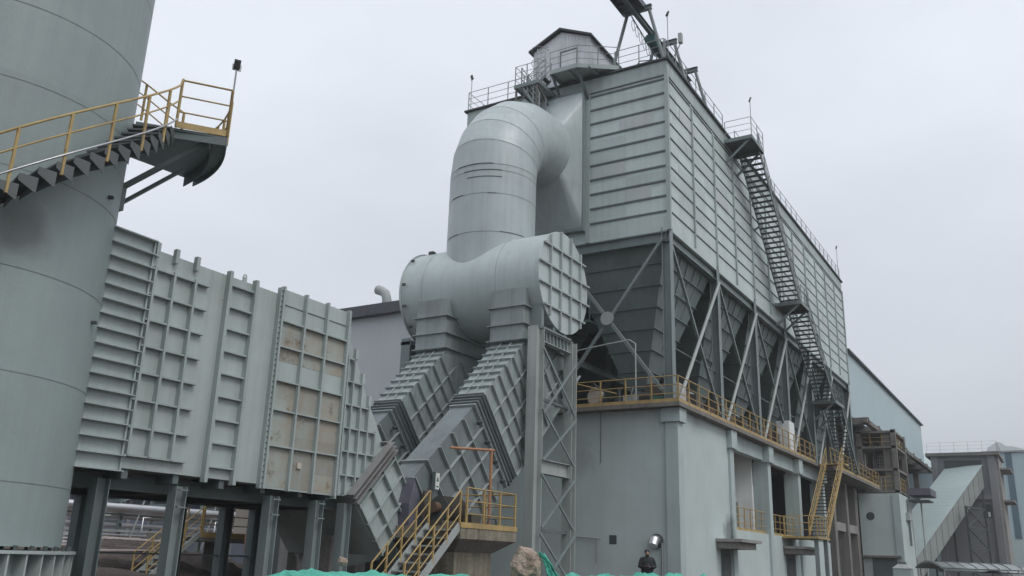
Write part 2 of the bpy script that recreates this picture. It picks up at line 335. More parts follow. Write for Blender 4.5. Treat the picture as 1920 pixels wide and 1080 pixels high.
mt = MB(); prof = [(1900, 420, 0), (1905, 300, 40), (1915, 220, 90), (1925, 165, 140), (1930, 135, 190), (1934, 115, 222), (1934, 107, 236), (1936, 99, 243), (1939, 91, 246), (1944, 85, 245), (1950, 77, 241), (1959, 65, 238), (1970, 48, 233), (1980, 20, 224), (1990, -30, 195), (2000, -120, 130), (2010, -260, 45), (2015, -330, 0)]
rows = []
for k in range(6):
    s_ = [0, .35, .75, 1, .8, 0][k]; dx = [-260, -170, -60, 0, 80, 300][k]
    rows.append([(x+dx+8*math.sin(y*.05+k), y, z*s_+(4*math.sin(y*.21+k*2) if 0 < s_ < 1 else 1.5*math.sin(y*.3))) for x, y, z in prof])
pf = [p for r_ in rows for p in r_]; nn = len(prof)
mt.add(pf, [(i*nn+j, i*nn+j+1, (i+1)*nn+j+1, (i+1)*nn+j) for i in range(5) for j in range(nn-1)], True)
tag(mt.build('hills', 'mount'), 'far pale mountain peak behind the blue hall', 'hills', kind='structure')

# ================================================================== CHIMNEY
CX, CY, CR = 9.38, 19.67, 2.882
def pol(a, rr, z): return Vector((CX+rr*math.cos(R(a)), CY+rr*math.sin(R(a)), z))
ch = thing('chimney', 'huge grey green steel chimney with thin weld rings at the left edge', 'chimney', (CX, CY, 0))
MB().cyl((CX, CY, 1.45), (0, 0, 1), CR, CR, 34, 96).build('shell', 'stack', ch)
sm = MB()
for z in (2.6, 4.62, 6.62, 8.6, 10.45, 12.15, 14.1, 16.1, 18.0): sm.cyl((CX, CY, z), (0, 0, 1), CR+.005, CR+.005, .016, 96, False)
sm.build('weld_seam', 'seam', ch)
MB().cyl((CX, CY, 1.32), (0, 0, 1), CR+.3, CR+.3, .06, 96).build('base_flange', 'duct', ch)
MB().cyl((CX, CY, .0), (0, 0, 1), CR-.02, CR-.02, 1.34, 96).build('skirt', 'duct', ch)
gp = None
for i in range(48):
    a = i*7.5; mb = MB(); p, q = pol(a, CR-.02, 0), pol(a, CR+.27, 0)
    t_ = Vector((-math.sin(R(a)), math.cos(R(a)), 0))*.02
    mb.add([p-t_, q-t_, q+t_, p+t_]+[v+Vector((0, 0, 1.32)) for v in (p-t_, q-t_, q+t_, p+t_)], [(0, 3, 2, 1), (4, 5, 6, 7), (0, 1, 5, 4), (1, 2, 6, 5), (2, 3, 7, 6), (3, 0, 4, 7)])
    mb.build('gusset_plate', 'duct', ch)
    b = pol(a+3.7, CR+.16, 1.38)
    if -160 < (a+180) % 360-180 < 20: MB().cyl(b, (0, 0, 1), .04, .04, .09, 6).build('anchor_bolt', 'dark', ch)
for a, z in ((-52, 6.1), (-57, 8.9)):
    MB().bar(pol(a, CR, z), pol(a, CR+.1, z), .09, .06).build('lifting_lug', 'dark', ch)

# helical staircase on the chimney
st = thing('spiral_staircase', 'yellow railed staircase curling round the chimney with dark treads', 'staircase', (CX, CY, 5.6))
def hz(a): return 10.85+(a+50)*.0505
RO, RI = CR+1.0, CR+.14
proto = None
A0, A1, NT = -129, -48, 18
for k in range(NT):
    a = A0+(A1-A0)*(k+.5)/NT; da = (A1-A0)/NT*.56; z = hz(a)
    mb = MB()
    P = [pol(a-da, RI, z), pol(a+da, RI, z), pol(a+da, RO, z), pol(a-da, RO, z)]
    mb.add(P+[p-Vector((0, 0, .04)) for p in P], [(0, 1, 2, 3), (7, 6, 5, 4), (0, 3, 7, 4), (1, 0, 4, 5), (2, 1, 5, 6), (3, 2, 6, 7)])
    Q = [pol(a+da-.2, RI, z), pol(a+da-.2, RO, z), pol(a+da-.2, RO, z-.2), pol(a+da-.2, RI, z-.2)]   # risers closing the back
    Q2 = [p+Vector((.012, .012, 0)) for p in Q]
    mb.add(Q+Q2, [(0, 1, 2, 3), (7, 6, 5, 4), (0, 4, 5, 1), (1, 5, 6, 2), (2, 6, 7, 3), (3, 7, 4, 0)])
    E0, E1 = pol(a-da, RO, z+.03), pol(a+da, RO, z+.03)
    D = [E0, E1, E1-Vector((0, 0, .32)), E0-Vector((0, 0, .14))]; nrm = (pol(a, 1, 0)-pol(a, 0, 0))*.015
    mb.add(D+[p+nrm for p in D], [(0, 1, 2, 3), (7, 6, 5, 4), (0, 4, 5, 1), (1, 5, 6, 2), (2, 6, 7, 3), (3, 7, 4, 0)])
    mb.build('tread', 'tread', st)
def hel(a0, a1, rr, dz, n=30): return [pol(a0+(a1-a0)*i/n, rr, hz(a0+(a1-a0)*i/n)+dz) for i in range(n+1)]
MB().tube(hel(A0, A1, RI, -.12), .07, 6).build('stringer', 'darkpaint', st)
MB().tube(hel(A0, A1, RO, 1.15)+[pol(-47, RO+.02, 12.3)], .026, 8).build('handrail', 'yellow', st)
MB().tube(hel(A0, A1, RO, .72), .02, 8).build('mid_rail', 'yellow', st)
MB().tube(hel(A0, A1, RO+.03, .25), .022, 8).build('conduit', 'galv', st)
for a in (-122, -109, -96, -83, -70, -58):
    mb = MB(); b = pol(a, RO, hz(a)-.18); mb.bar(b, b+Vector((0, 0, 1.33)), .05, .05); mb.build('post', 'yellow', st)
# landing
LZ = 11.05; R2 = CR+2.15
def arc(a0, a1, rr, z, n=10): return [pol(a0+(a1-a0)*i/n, rr, z) for i in range(n+1)]
top = arc(-47, -8, CR+.12, LZ)+arc(-8, -44, R2, LZ)
mb = MB().prismZ([(p.x, p.y) for p in top], LZ-.06, LZ); mb.build('landing_deck', 'darkpaint', st)
mb = MB(); n_ = 12
for rr in (R2,):
    a_ = arc(-44, -8, rr, LZ, n_)
    for i in range(n_): mb.bar(a_[i]-Vector((0, 0, .1)), a_[i+1]-Vector((0, 0, .1)), .02, .24)
mb.bar(pol(-45, CR+.3, LZ-.14), pol(-44, R2, LZ-.14), .02, .2)
mb.build('edge_channel', 'darkpaint', st)
mb = MB()
for k in range(6):      # curved dark stiffening skirt under the landing
    p, q = arc(-44, -10, R2-.35, LZ-.3, 6)[k:k+2]; mb.bar(p+Vector((0, 0, .08)), q+Vector((0, 0, .08)), .02, .34)
mb.build('skirt_plate', 'dark', st)
mb = MB()
mb.bar(pol(-33, CR-.05, LZ-1.45), pol(-42, R2-.45, LZ-.16), .1, .11); mb.bar(pol(-28, CR-.05, LZ-1.8), pol(-34, R2-.9, LZ-.7), .08, .08)
mb.bar(pol(-33, CR-.05, LZ-1.35), pol(-33, CR-.05, LZ-2.0), .2, .2)
mb.build('bracket', 'darkpaint', st)
rl = arc(-44, -8, R2, LZ, 6); nr = [pol(-46, CR+1.0, LZ), pol(-44, R2, LZ)]
rails_on(st, nr, h=1.25, spacing=1.2, toe=.16)
rails_on(st, rl, h=1.2, spacing=1.0, toe=.16)
rails_on(st, [pol(-25, CR+1.15, LZ), pol(-8, CR+1.15, LZ+.75), pol(8, CR+1.15, LZ+1.6), pol(24, CR+1.15, LZ+2.4)], h=1.1, spacing=1.0)
rails_on(st, [pol(-8, CR+.2, LZ+.75), pol(10, CR+.2, LZ+1.7), pol(24, CR+.2, LZ+2.4)], h=1.1, spacing=1.0)
mb = MB()
for k in range(9):
    a = -10+k*4; p, q = pol(a, CR+.14, LZ+.1+k*.2), pol(a, CR+1.15, LZ+.1+k*.2); mb.bar(p, q, .26, .04)
mb.build('upper_treads', 'tread', st)
fl = floodlight(tuple(pol(-36, R2, LZ)), 2.2, 'floodlight on a thin pole at the spiral stair landing', -120)

# ================================================================== FLUE DUCT
fd = thing('flue_duct', 'long grey green box flue duct with welded ribs leaving the chimney', 'duct', (15.6, 20, 3.2))
Y0 = 18.0
MB().box(11.3, 19.8, Y0, 22.0, 3.2, 8.4).build('shell', 'duct', fd)
# panel beside chimney: proud plate with sixteen shelves
MB().box(11.42, 12.72, Y0-.10, Y0+.02, 3.12, 8.52).build('end_panel', 'duct', fd)
mb = MB()
for k in range(17): mb.box(11.40, 12.74, Y0-.26, Y0-.098, 3.10+k*.338, 3.125+k*.338)
mb.box(12.70, 12.745, Y0-.16, Y0-.0, 3.1, 8.54); mb.build('horizontal_ribs', 'ductrib', fd)
mb = MB()
for x in (12.86, 13.42, 14.05): mb.box(x-.03, x+.03, Y0-.15, Y0, 3.5, 7.96); mb.box(x-.05, x+.05, Y0-.13, Y0, 8.2, 8.56)
for k in range(8): mb.box(12.78, 14.5, Y0-.13, Y0, 3.47+k*.63, 3.51+k*.63)
mb.build('grid_ribs', 'ductrib', fd)
mb = MB()
for x in (15.12, 16.02): mb.box(x-.05, x+.05, Y0-.16, Y0, 3.08, 8.5)
for k in range(9): mb.box(15.15, 16.0, Y0-.12, Y0, 3.45+k*.585, 3.49+k*.585)
mb.build('ladder_ribs', 'ductrib', fd)
# weathered module with brown panels
MB().box(16.98, 19.78, Y0-.07, Y0+.02, 3.1, 8.56).build('module_panel', 'duct', fd)
XS = (17.0, 17.9, 18.8, 19.74); ZS = (3.12, 4.22, 5.18, 5.98, 6.92, 7.64, 8.54)
for i in range(3):
    for j, (za, zb) in enumerate([(ZS[0], ZS[1]), (ZS[1], ZS[2]), (ZS[2], ZS[3]), (6.50, ZS[4]), (ZS[4], ZS[5])]):
        MB().box(XS[i]+.03, XS[i+1]-.03, Y0-.076, Y0-.05, za+.03, zb-.03).build('weathered_panel', 'rusty', fd, label='brown weathered panel with rust runs')
mb = MB()
for x in XS: mb.box(x-.03, x+.03, Y0-.2, Y0-.06, 3.08, 8.6)
for z in ZS[1:6]: mb.box(17.0, 19.74, Y0-.18, Y0-.06, z-.02, z+.02)
mb.box(17.03, 19.7, Y0-.1, Y0-.06, 8.12, 8.15)
mb.box(16.9, 17.0, Y0-.14, Y0-.0, 3.08, 8.56); mb.box(19.74, 19.84, Y0-.16, Y0, 3.02, 8.6)
mb.build('module_ribs', 'ductrib', fd)
mb = MB()
for k in range(36): mb.box(16.935, 16.965, Y0-.16, Y0-.135, 3.2+k*.15, 3.23+k*.15); mb.box(19.775, 19.805, Y0-.18, Y0-.155, 3.2+k*.15, 3.23+k*.15)
mb.build('flange_bolts', 'dark', fd)
MB().box(18.2, 18.36, Y0-.13, Y0-.07, 3.72, 3.88).build('small_box', 'cream', fd)
for x in (12.3, 15.75, 19.3):
    mb = MB().box(x-.06, x+.06, Y0+.05, Y0+.1, 8.4, 8.54); mb.tube([(x+.05*math.cos(t*.7854), Y0+.075, 8.57+.05*math.sin(t*.7854)) for t in range(8)], .018, 6, closed=True)
    mb.build('lifting_lug', 'duct', fd)
mb = MB()
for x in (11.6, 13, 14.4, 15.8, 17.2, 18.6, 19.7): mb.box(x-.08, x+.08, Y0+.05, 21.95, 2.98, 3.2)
mb.build('floor_joists', 'darkpaint', fd)

# supporting frame of the flue duct
fs = thing('support_frame', 'grey H section posts and beams carrying the flue duct', 'steel frame', (15.6, 20, 0))
for y in (18.15, 21.8):
    MB().ibeam((11.9, y+(.55 if y < 19 else 0), 2.94), (21.2, y+(.55 if y < 19 else 0), 2.94), .25, .36).build('beam', 'darkpaint', fs)  # dark paint on the recessed beams stands in for shade under the duct
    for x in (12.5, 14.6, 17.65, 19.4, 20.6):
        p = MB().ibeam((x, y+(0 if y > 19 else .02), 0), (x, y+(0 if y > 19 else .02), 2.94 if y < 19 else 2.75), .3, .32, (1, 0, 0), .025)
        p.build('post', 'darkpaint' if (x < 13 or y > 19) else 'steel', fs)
for x in (12.5, 14.6, 17.65, 19.4, 20.6):
    MB().ibeam((x, 18.75, 2.9), (x, 21.6, 2.9), .2, .3).build('cross_beam', 'darkpaint', fs)
for x in (14.6, 17.65, 19.4):
    mb = MB()
    for z in (2.45, 2.85): mb.box(x-.13, x+.13, 17.93, 18.02, z-.015, z+.015)
    mb.build('stiffener', 'steel', fs)
MB().bar((12.5, 21.8, 1.2), (14.6, 21.8, 1.2), .1, .1).build('tie_bar', 'steel', fs)
MB().bar((14.6, 21.8, 1.35), (20.6, 21.8, 1.35), .05, .05).build('tie_bar', 'darkpaint', fs)

# ================================================================== TRANSITION + LOWER BOX
td = thing('tapering_duct', 'tapering ribbed duct sloping down from the flue duct end', 'duct', (21, 20, 3.2))
poly5 = [(19.86, 3.2), (20.6, 3.15), (22.3, 4.8), (21.85, 5.5), (21.3, 6.2), (20.6, 7.45), (20.1, 8.2), (19.86, 8.5)]
MB().prismY(poly5, Y0+.25, 21.9).build('shell', 'duct', td)
mb = MB(); yy = Y0+.25
for x, zt, zb in ((19.95, 7.5, 3.15), (20.2, 7.35, 3.15), (20.5, 7.2, 3.2), (20.92, 6.6, 3.5), (21.32, 5.95, 3.9), (21.7, 5.2, 4.3)): mb.box(x-.025, x+.025, yy-.14, yy, zb, zt)
for k, z in enumerate((3.75, 4.45, 5.15, 5.85, 6.55, 7.25)):
    xr = [21.2, 21.85, 21.72, 21.36, 20.95, 20.5][k]; mb.box(19.9, xr, yy-.12, yy, z-.02, z+.02)
mb.build('grid_ribs', 'ductrib', td)
for x, z in ((20.15, 8.1), (20.6, 7.45), (21.0, 6.75), (21.38, 6.1)):
    MB().box(x-.07, x+.05, yy-.1, yy+.2, z-.16, z+.16).build('bracket', 'duct', td)
# bellows
dA, dB = Vector((22.42, 0, 4.66)), Vector((20.8, 0, 3.02))
pn = Vector((.70, 0, -.714))
mb = MB()
for k in range(3):
    o_ = pn*(-.3+k*.15); mb.bar(dA+o_+Vector((.06, Y0-.07, .06)), dB+o_+Vector((-.06, Y0-.07, -.06)), .035, .3, (0, 1, 0)); mb.bar(dA+o_+Vector((0, Y0+.0, 0)), dA+o_+Vector((0, 21.9, 0)), .05, .2, pn)
mb.build('expansion_joint', 'bellows', td, label='expansion joint with rusty steel strips')
MB().prismY([(22.2, 4.82), (20.62, 3.18), (20.9, 2.92), (22.5, 4.55)], Y0+.04, 21.85).build('joint_fabric', 'steelpale', td)
poly6 = [(22.45, 4.55), (20.9, 2.91), (22.17, 1.51), (23.75, 3.05)]
MB().prismY(poly6, Y0, 21.8).build('lower_box', 'duct', td)
A_, B_, C_ = Vector((22.45, Y0, 4.55)), Vector((20.9, Y0, 2.91)), Vector((23.72, Y0, 3.1))
mb = plate_grid(MB(), A_, B_, C_, (0.02, .33, .66, .98), (.05, .38, .70, .97), .14, .035, (0, -1, 0)); mb.build('lower_box_ribs', 'ductrib', td)

# ================================================================== INCLINED DUCTS (two alike)
def inclined(y0, label):
    root = thing('inclined_duct', label, 'duct', (29.5, y0+.87, 1), 'ribbed inclined ducts rising to the big drum')
    wT, wM, wL = 1.55, 1.2, 1.0; y1 = y0+wT; yM = y0+wM; yL = y0+wL
    N0, A, B, C, D = (29.85, 9.9), (26.97, 7.24), (29.34, 4.56), (33.4, 8.15), (33.4, 9.9)
    MB().taperY([N0, A, B, C, D], y0, [y1, yM, yM, y1, y1]).build('upper_section', 'leg', root)
    MB().box(29.68, 33.4, y0, y1, 9.9, 12.12).build('neck', 'neckp', root)
    mb = MB()
    for z in (9.95, 10.6, 11.35):
        mb.box(29.58, 33.5, y0-.13, y0, z-.02, z+.02); mb.box(29.58, 33.5, y1, y1+.13, z-.02, z+.02); mb.box(29.58, 29.68, y0, y1, z-.02, z+.02)
    mb.build('neck_flange', 'neckp', root)
    d = (Vector((A[0], 0, A[1]))-Vector((N0[0], 0, N0[1]))); Ld = d.length; d.normalize(); p = Vector((.663, 0, -.749))
    a0 = Vector((N0[0], 0, N0[1]))
    # ribs on the side: perpendicular and lengthwise
    for side, nm in ((y0, -1),):
        mb = MB(); yy = Vector((0, side+nm*.06, 0)); yz = Vector((0, side+nm*.055, 0))
        for k in range(1, 7):
            q = a0+d*(Ld*k/6.0); e = q+p*3.6
            mb.bar(q+yy, e+yy, .03, .12, (0, 1, 0))
        for k in range(1, 4):
            q = a0+p*(.9*k); mb.bar(q+d*-.0+yz, q+d*Ld+yz, .03, .10, (0, 1, 0))
        for k in range(0, 5):   # ribs beyond, towards the upper back
            q = a0-d*(.55+.65*k)+p*(1.0+.75*k); e = a0-d*(.55+.65*k)+p*3.5
            if (e-q).dot(p) > .1: mb.bar(q+yy, e+yy, .03, .12, (0, 1, 0))
        for k in range(2, 4):
            q = a0+p*(.9*k); mb.bar(q+yz, q-d*(1.1*k)+yz, .03, .10, (0, 1, 0))
        mb.bar(a0+p*3.62-d*3.2+yy, a0+p*3.62+d*Ld+yy, .03, .14, (0, 1, 0))
        mb.build('side_ribs', 'legrib', root)
    nrm = Vector((-.749*0-.663, 0, .749)).normalized()
    mb = MB()
    for k in range(0, 9):
        q = a0+d*(Ld*k/8.0)+nrm*.05; mb.bar(q+Vector((0, y0-.06, 0)), q+Vector((0, y1+(yM-y1)*k/8.0+.06, 0)), .03, .1, nrm)
    for t_ in (.34, .67): mb.bar(a0+nrm*.04+Vector((0, y0+wT*t_, 0)), a0+d*Ld+nrm*.04+Vector((0, y0+wM*t_, 0)), .03, .08, nrm)
    mb.build('top_ribs', 'legrib', root)
    # plain band, bellows, lower part
    A2 = Vector((A[0], 0, A[1])); e = .0
    mb = MB()
    def ring(q, depth, th, yo, rad):   # rectangular frame around the duct at q (top edge), thickness th along d
        h = 3.6
        for s_ in (y0-yo, yM+yo): mb.bar(q-p*rad+Vector((0, s_, 0)), q+p*(h+rad)+Vector((0, s_, 0)), th, depth, (0, 1, 0))
        mb.bar(q-p*rad+Vector((0, y0-yo, 0)), q-p*rad+Vector((0, yM+yo, 0)), th, depth, p)
        mb.bar(q+p*(h+rad)+Vector((0, y0-yo, 0)), q+p*(h+rad)+Vector((0, yM+yo, 0)), th, depth, p)
    for k in range(3): ring(A2+d*(.12+.2*k), .08, .03, .02, .02)
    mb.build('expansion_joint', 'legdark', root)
    q0 = A2+d*.0; q1 = A2+d*.75
    def quad(a, b, s0, s1): return [(a.x+p.x*s0, a.z+p.z*s0), (b.x+p.x*s0, b.z+p.z*s0), (b.x+p.x*s1, b.z+p.z*s1), (a.x+p.x*s1, a.z+p.z*s1)]
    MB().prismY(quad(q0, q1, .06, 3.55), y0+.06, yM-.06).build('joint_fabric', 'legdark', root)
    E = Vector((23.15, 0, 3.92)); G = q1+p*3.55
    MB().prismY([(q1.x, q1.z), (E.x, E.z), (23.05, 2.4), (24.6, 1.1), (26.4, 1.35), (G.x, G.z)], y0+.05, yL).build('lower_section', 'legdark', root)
    mb = MB(); dd = (E-q1); L2 = dd.length; dd.normalize()
    for k in range(0, 6):
        q = q1+dd*(L2*k/5.0); h = 3.55 if k < 4 else (2.6 if k == 4 else 1.9); s0 = .0
        mb.bar(q+Vector((0, y0-.0, 0)), q+p*h+Vector((0, y0-.0, 0)), .03, .14, (0, 1, 0))
    for k in range(1, 4): mb.bar(q1+p*(.9*k)+Vector((0, y0+.0, 0)), q1+p*(.9*k)+dd*(L2-(.2*k))+Vector((0, y0, 0)), .03, .12, (0, 1, 0))
    nr2 = Vector((dd.z, 0, -dd.x)); nr2 = -nr2 if nr2.z < 0 else nr2
    for k in (0, 4): mb.bar(q1+dd*(L2*k/5)+nr2*.03+Vector((0, y0-.07, 0)), q1+dd*(L2*k/5)+nr2*.03+Vector((0, yL+.07, 0)), .04, .12, nr2)
    mb.build('lower_ribs', 'legrib', root)
    for k in range(4):
        c = q1+dd*.25+p*(.55+.85*k)+Vector((0, y0-.06, 0)); MB().cyl(c, (0, -1, 0), .09, .075, .14, 14).cyl(c+Vector((0, -.1, 0)), (0, -1, 0), .04, .04, .1, 10).build('damper_bearing', 'dark', root)
    MB().prismY([(23.14, 3.86), (22.92, 3.1), (22.98, 2.4), (23.2, 2.2), (23.5, 3.3)], y0-.03, y0+.6).build('chamfer_plate', 'purple', root)
    return root
inclined(17.6, 'nearer inclined duct, its foot behind the yellow fan stair')
inclined(21.4, 'farther inclined duct, its expansion joint hanging open above the lower box')

# ================================================================== DRUM + RISER
dr = thing('manifold_drum', 'big grey green horizontal drum with a ribbed round end plate', 'drum', (32, 21, 10.6))
DX, DZ, DR_ = 32.0, 12.85, 2.18
MB().cyl((DX, 17.1, DZ), (0, 1, 0), DR_, DR_, 6.95, 96, False).build('shell', 'drum', dr)
MB().cyl((DX, 17.0, DZ), (0, 1, 0), DR_+.03, DR_+.03, .10, 96).build('end_plate', 'drum', dr)
MB().cyl((DX, 24.05, DZ), (0, 1, 0), DR_+.07, DR_+.07, .06, 96).build('end_plate', 'drum', dr)
mb = MB()
for xo in (-1.32, -.42, .48, 1.4):
    h = math.sqrt(DR_**2-xo**2)+.03; mb.box(DX+xo-.035, DX+xo+.035, 16.88, 17.0, DZ-h, DZ+h)
for zo in (-1.35, -.48, .4, 1.28):
    h = math.sqrt(DR_**2-zo**2)+.1; mb.box(DX-h, DX+h, 16.886, 17.0, DZ+zo-.035, DZ+zo+.035)
mb.build('end_plate_ribs', 'duct', dr)
sm = MB()
for y in (19.1, 22.9): sm.cyl((DX, y, DZ), (0, 1, 0), DR_+.006, DR_+.006, .02, 96, False)
sm.build('weld_seam', 'rseam', dr)
for a in (100, 140, 175, 200, 225):
    c = Vector((DX+(DR_+.12)*math.cos(R(a)), 23.8, DZ+(DR_+.08)*math.sin(R(a)))); MB().box(c.x-.04, c.x+.04, 23.75, 23.92, c.z-.05, c.z+.05).build('lifting_lug', 'dark', dr)
MB().box(DX-1.0, DX-.75, 23.3, 23.55, DZ+1.9, DZ+2.1).build('lifting_lug', 'dark', dr)

ri = thing('riser_pipe', 'huge curved riser pipe from the drum into the filter house front', 'pipe', (DX, 20.75, 13))
PY, PR, BR = 20.8, 2.0, 3.1
ZB = 18.3
rings = []; NS = 64
def ring_at(c, v, rr=PR): return [Vector(c)+Vector((0, math.cos(2*math.pi*k/NS), 0))*rr+Vector(v)*math.sin(2*math.pi*k/NS)*rr for k in range(NS)]
rings.append(ring_at((DX, PY, 12.9), (-1, 0, 0))); rings.append(ring_at((DX, PY, ZB), (-1, 0, 0)))
cc = Vector((DX+BR, PY, ZB)); seams = [((DX, PY, z_), (-1, 0, 0)) for z_ in (15.1, 16.9, 18.0, 18.3)]
NA = 6
def elb(a):
    return cc+Vector((-math.cos(a), 0, math.sin(a)))*BR, Vector((-math.cos(a), 0, math.sin(a)))
for k in range(1, NA+1):
    a = math.pi/2*k/NA; c, v = elb(a); rings.append(ring_at(c, v))
    if k < 4: seams.append((c, v))
mb = MB(); mb.loft(rings[:2]);
for i in range(1, len(rings)-1): mb.loft([rings[i], rings[i+1]])
mb.build('pipe_shell', 'riser', ri)
mb = MB()
for c, v in seams:
    t_ = Vector((0, 1, 0)).cross(Vector(v)).normalized()*.012
    mb.loft([[q-t_ for q in ring_at(c, v, PR+.008)], [q+t_ for q in ring_at(c, v, PR+.008)]])
mb.build('weld_seam', 'rseam', ri)
mb = MB()
for (z_, a0_, a1_) in ((15.12, 3.9, 4.5), (16.93, 2.6, 3.0), (16.9, 3.6, 3.8), (18.02, 3.0, 3.9), (18.33, 2.8, 3.7), (15.11, 2.5, 2.9), (17.7, 3.1, 3.9)):
    pp_ = [Vector((DX+math.cos(a0_+(a1_-a0_)*i/12)*(PR+.004), PY+math.sin(a0_+(a1_-a0_)*i/12)*(PR+.004), z_)) for i in range(13)]
    MB().tube(pp_, .022, 5).build('weld_bead', 'seam', ri)
# round to square hood
hy0, hy1, hz0, hz1, hx = 18.8, 22.9, 17.4, 25.1, 37.2
c, v = elb(math.pi/2); rnd = ring_at(c+Vector((.85, 0, 0)), v); rnd0 = rings[-1]
sq = []
for k in range(NS):
    t = 2*math.pi*k/NS; cx_, sx_ = math.cos(t), math.sin(t); m_ = max(abs(cx_), abs(sx_))
    y_ = (hy0+hy1)/2+(hy1-hy0)/2*max(-1, min(1, cx_/m_)); z_ = (hz0+hz1)/2+(hz1-hz0)/2*max(-1, min(1, sx_/m_)); sq.append(Vector((hx, y_, z_)))
mb = MB().loft([rnd0, rnd]); mb.loft([rnd, sq]); mb.build('square_hood', 'riser', ri)
mb = MB()
for y in (hy0, hy1): mb.box(hx-.05, hx+.32, y-.08, y+.08, hz0-.1, hz1+.1)
for z in (hz0, hz1): mb.box(hx-.045, hx+.32, hy0, hy1, z-.08, z+.08)
mb.build('hood_flange', 'steel', ri)

# ================================================================== STEEL TOWER under drum
tw = thing('steel_tower', 'braced steel tower of pale H posts beside the nearer inclined duct', 'steel tower', (31.3, 18, .3))
TX0, TX1, TY = 29.9, 32.85, 17.1
for x in (TX0, TX1): MB().ibeam((x, TY, .2), (x, TY, 10.42), .42, .62 if x == TX0 else .42, (1, 0, 0), .04).build('post', 'steelpale', tw)
for x in (TX1,): MB().ibeam((x, 21.1, .2), (x, 21.1, 10.2), .35, .4, (1, 0, 0), .03).build('post', 'steel', tw)
for z, h in ((10.15, .5), (5.0, .55)): MB().ibeam((TX0+.3, TY, z), (TX1-.2, TY, z), .3, h).build('cross_beam', 'steelpale', tw)
for z in (2.6, 7.6): MB().bar((TX0+.3, TY, z), (TX1-.2, TY, z), .1, .12).build('cross_beam', 'darkpaint', tw)
for i, (xa, za, xb, zb) in enumerate(((TX0+.2, 9.6, TX1, 7.3), (TX1, 9.5, TX0+.2, 7.0), (TX0+.2, 7.2, TX1, 5.2), (TX1, 7.1, TX0+.2, 5.2), (TX0+.2, 4.7, TX1, 2.7), (TX1, 4.7, TX0+.2, 2.7), (TX0+.2, 2.5, TX1, .5), (TX1, 2.5, TX0+.2, .5))):
    yq = TY-.25-.06*(i % 2); MB().bar((xa, yq, za), (xb, yq, zb), .05, .09, (1, 0, 0)).build('brace', 'steel', tw)
for k in range(8): MB().box(TX0+.3+k*.3, TX0+.34+k*.3, TY-.12, TY+.14, 9.95, 10.38).build('web_stiffener', 'steel', tw)
mb = MB(); mb.box(TX0+.2, TX1-.3, TY-.2, TY+.6, 10.42, 10.5)
for x in (TX0+.4, 31.3, TX1-.6): mb.box(x-.1, x+.1, TY-.05, TY+.6, 10.5, 11.4)
mb.build('drum_saddle', 'steel', tw)
t2 = thing('support_column', 'grey steel column standing behind the farther inclined duct', 'column', (31.2, 24.2, .3))
MB().ibeam((31.2, 24.4, .2), (31.2, 24.4, 10.9), .5, .7, (1, 0, 0), .04).build('post', 'steel', t2)
MB().box(30.85, 31.55, 24.1, 24.7, 10.6, 10.75).build('cap_plate', 'steel', t2)

# ================================================================== FILTER HOUSE
FX0, FX1, FY0, FY1, FZ0, FZ1 = 37.5, 78.9, 14.3, 26.3, 16.7, 25.85
fh = thing('filter_house', 'long grey green clad dust filter house on steel columns with hoppers', 'filter building', (58.2, 20.3, 8.3))
MB().box(FX0, FX1, FY0, FY1, FZ0, FZ1).build('casing', 'clad', fh)
mb = MB()
mb.box(FX0-.16, FX1+.16, FY0-.16, FY1+.16, FZ1, FZ1+.09); mb.build('roof_edge', 'trim', fh)
mb = MB()
for k in range(11):
    z = 24.8-.79*k
    if z > FZ0+.2:
        mb.box(FX0-.05, FX0, 14.42, 18.62, z-.045, z+.045); mb.box(FX0-.05, FX0, 23.1, 26.2, z-.045, z+.045)
mb.box(FX0-.05, FX0, 14.42, 26.2, 24.97, 25.02)
mb.build('front_ribs', 'cladrib', fh)
mb = MB(); BX = [FX0+3.45*k for k in range(13)]
for i in range(12):
    for k in range(11):
        z = 24.8-.79*k
        if z > FZ0+.2: mb.box(BX[i]+.08, BX[i+1]-.08, FY0-.04, FY0, z-.027, z+.027)
    mb.box(BX[i]+.08, BX[i+1]-.08, FY0-.04, FY0, 24.97, 25.01)
mb.build('side_ribs', 'cladrib', fh)
mb = MB()
for x in BX[1:-1]: mb.box(x-.06, x+.06, FY0-.09, FY0, 16.9, 24.75)
mb.box(FX0-.10, FX0+.06, FY0-.10, FY0+.1, FZ0, 25.1); mb.box(FX0-.09, FX0, 18.5, 18.72, FZ0, 25.1); mb.box(FX1-.08, FX1+.05, FY0-.1, FY0+.05, FZ0, 25)
mb.build('side_battens', 'batten', fh)
mb = MB(); mb.box(FX0-.03, FX0, FY0, FY1, 25.05, FZ1-.01); mb.box(FX0, FX1, FY0-.03, FY0, 25.05, FZ1-.01); mb.build('fascia', 'batten', fh)
for k, (x, z, wd) in enumerate(((39.2, 23.22, 2.6), (44.6, 20.86, 2.2), (50.9, 22.4, 3.0), (57.2, 18.5, 2.4), (62.0, 23.2, 2.8), (70.2, 20.0, 2.5), (74.0, 22.4, 3.0))):
    MB().box(x, x+wd, FY0-.025, FY0, z+.05, z+.70).build('lapped_sheet', 'clad2', fh)
for k, (y, z, wd) in enumerate(((15.0, 22.45, 1.9), (16.6, 20.06, 1.8), (15.2, 18.5, 1.4), (24.0, 23.2, 1.6))):
    MB().box(FX0-.02, FX0, y, y+wd, z+.05, z+.68).build('lapped_sheet', 'clad2', fh)
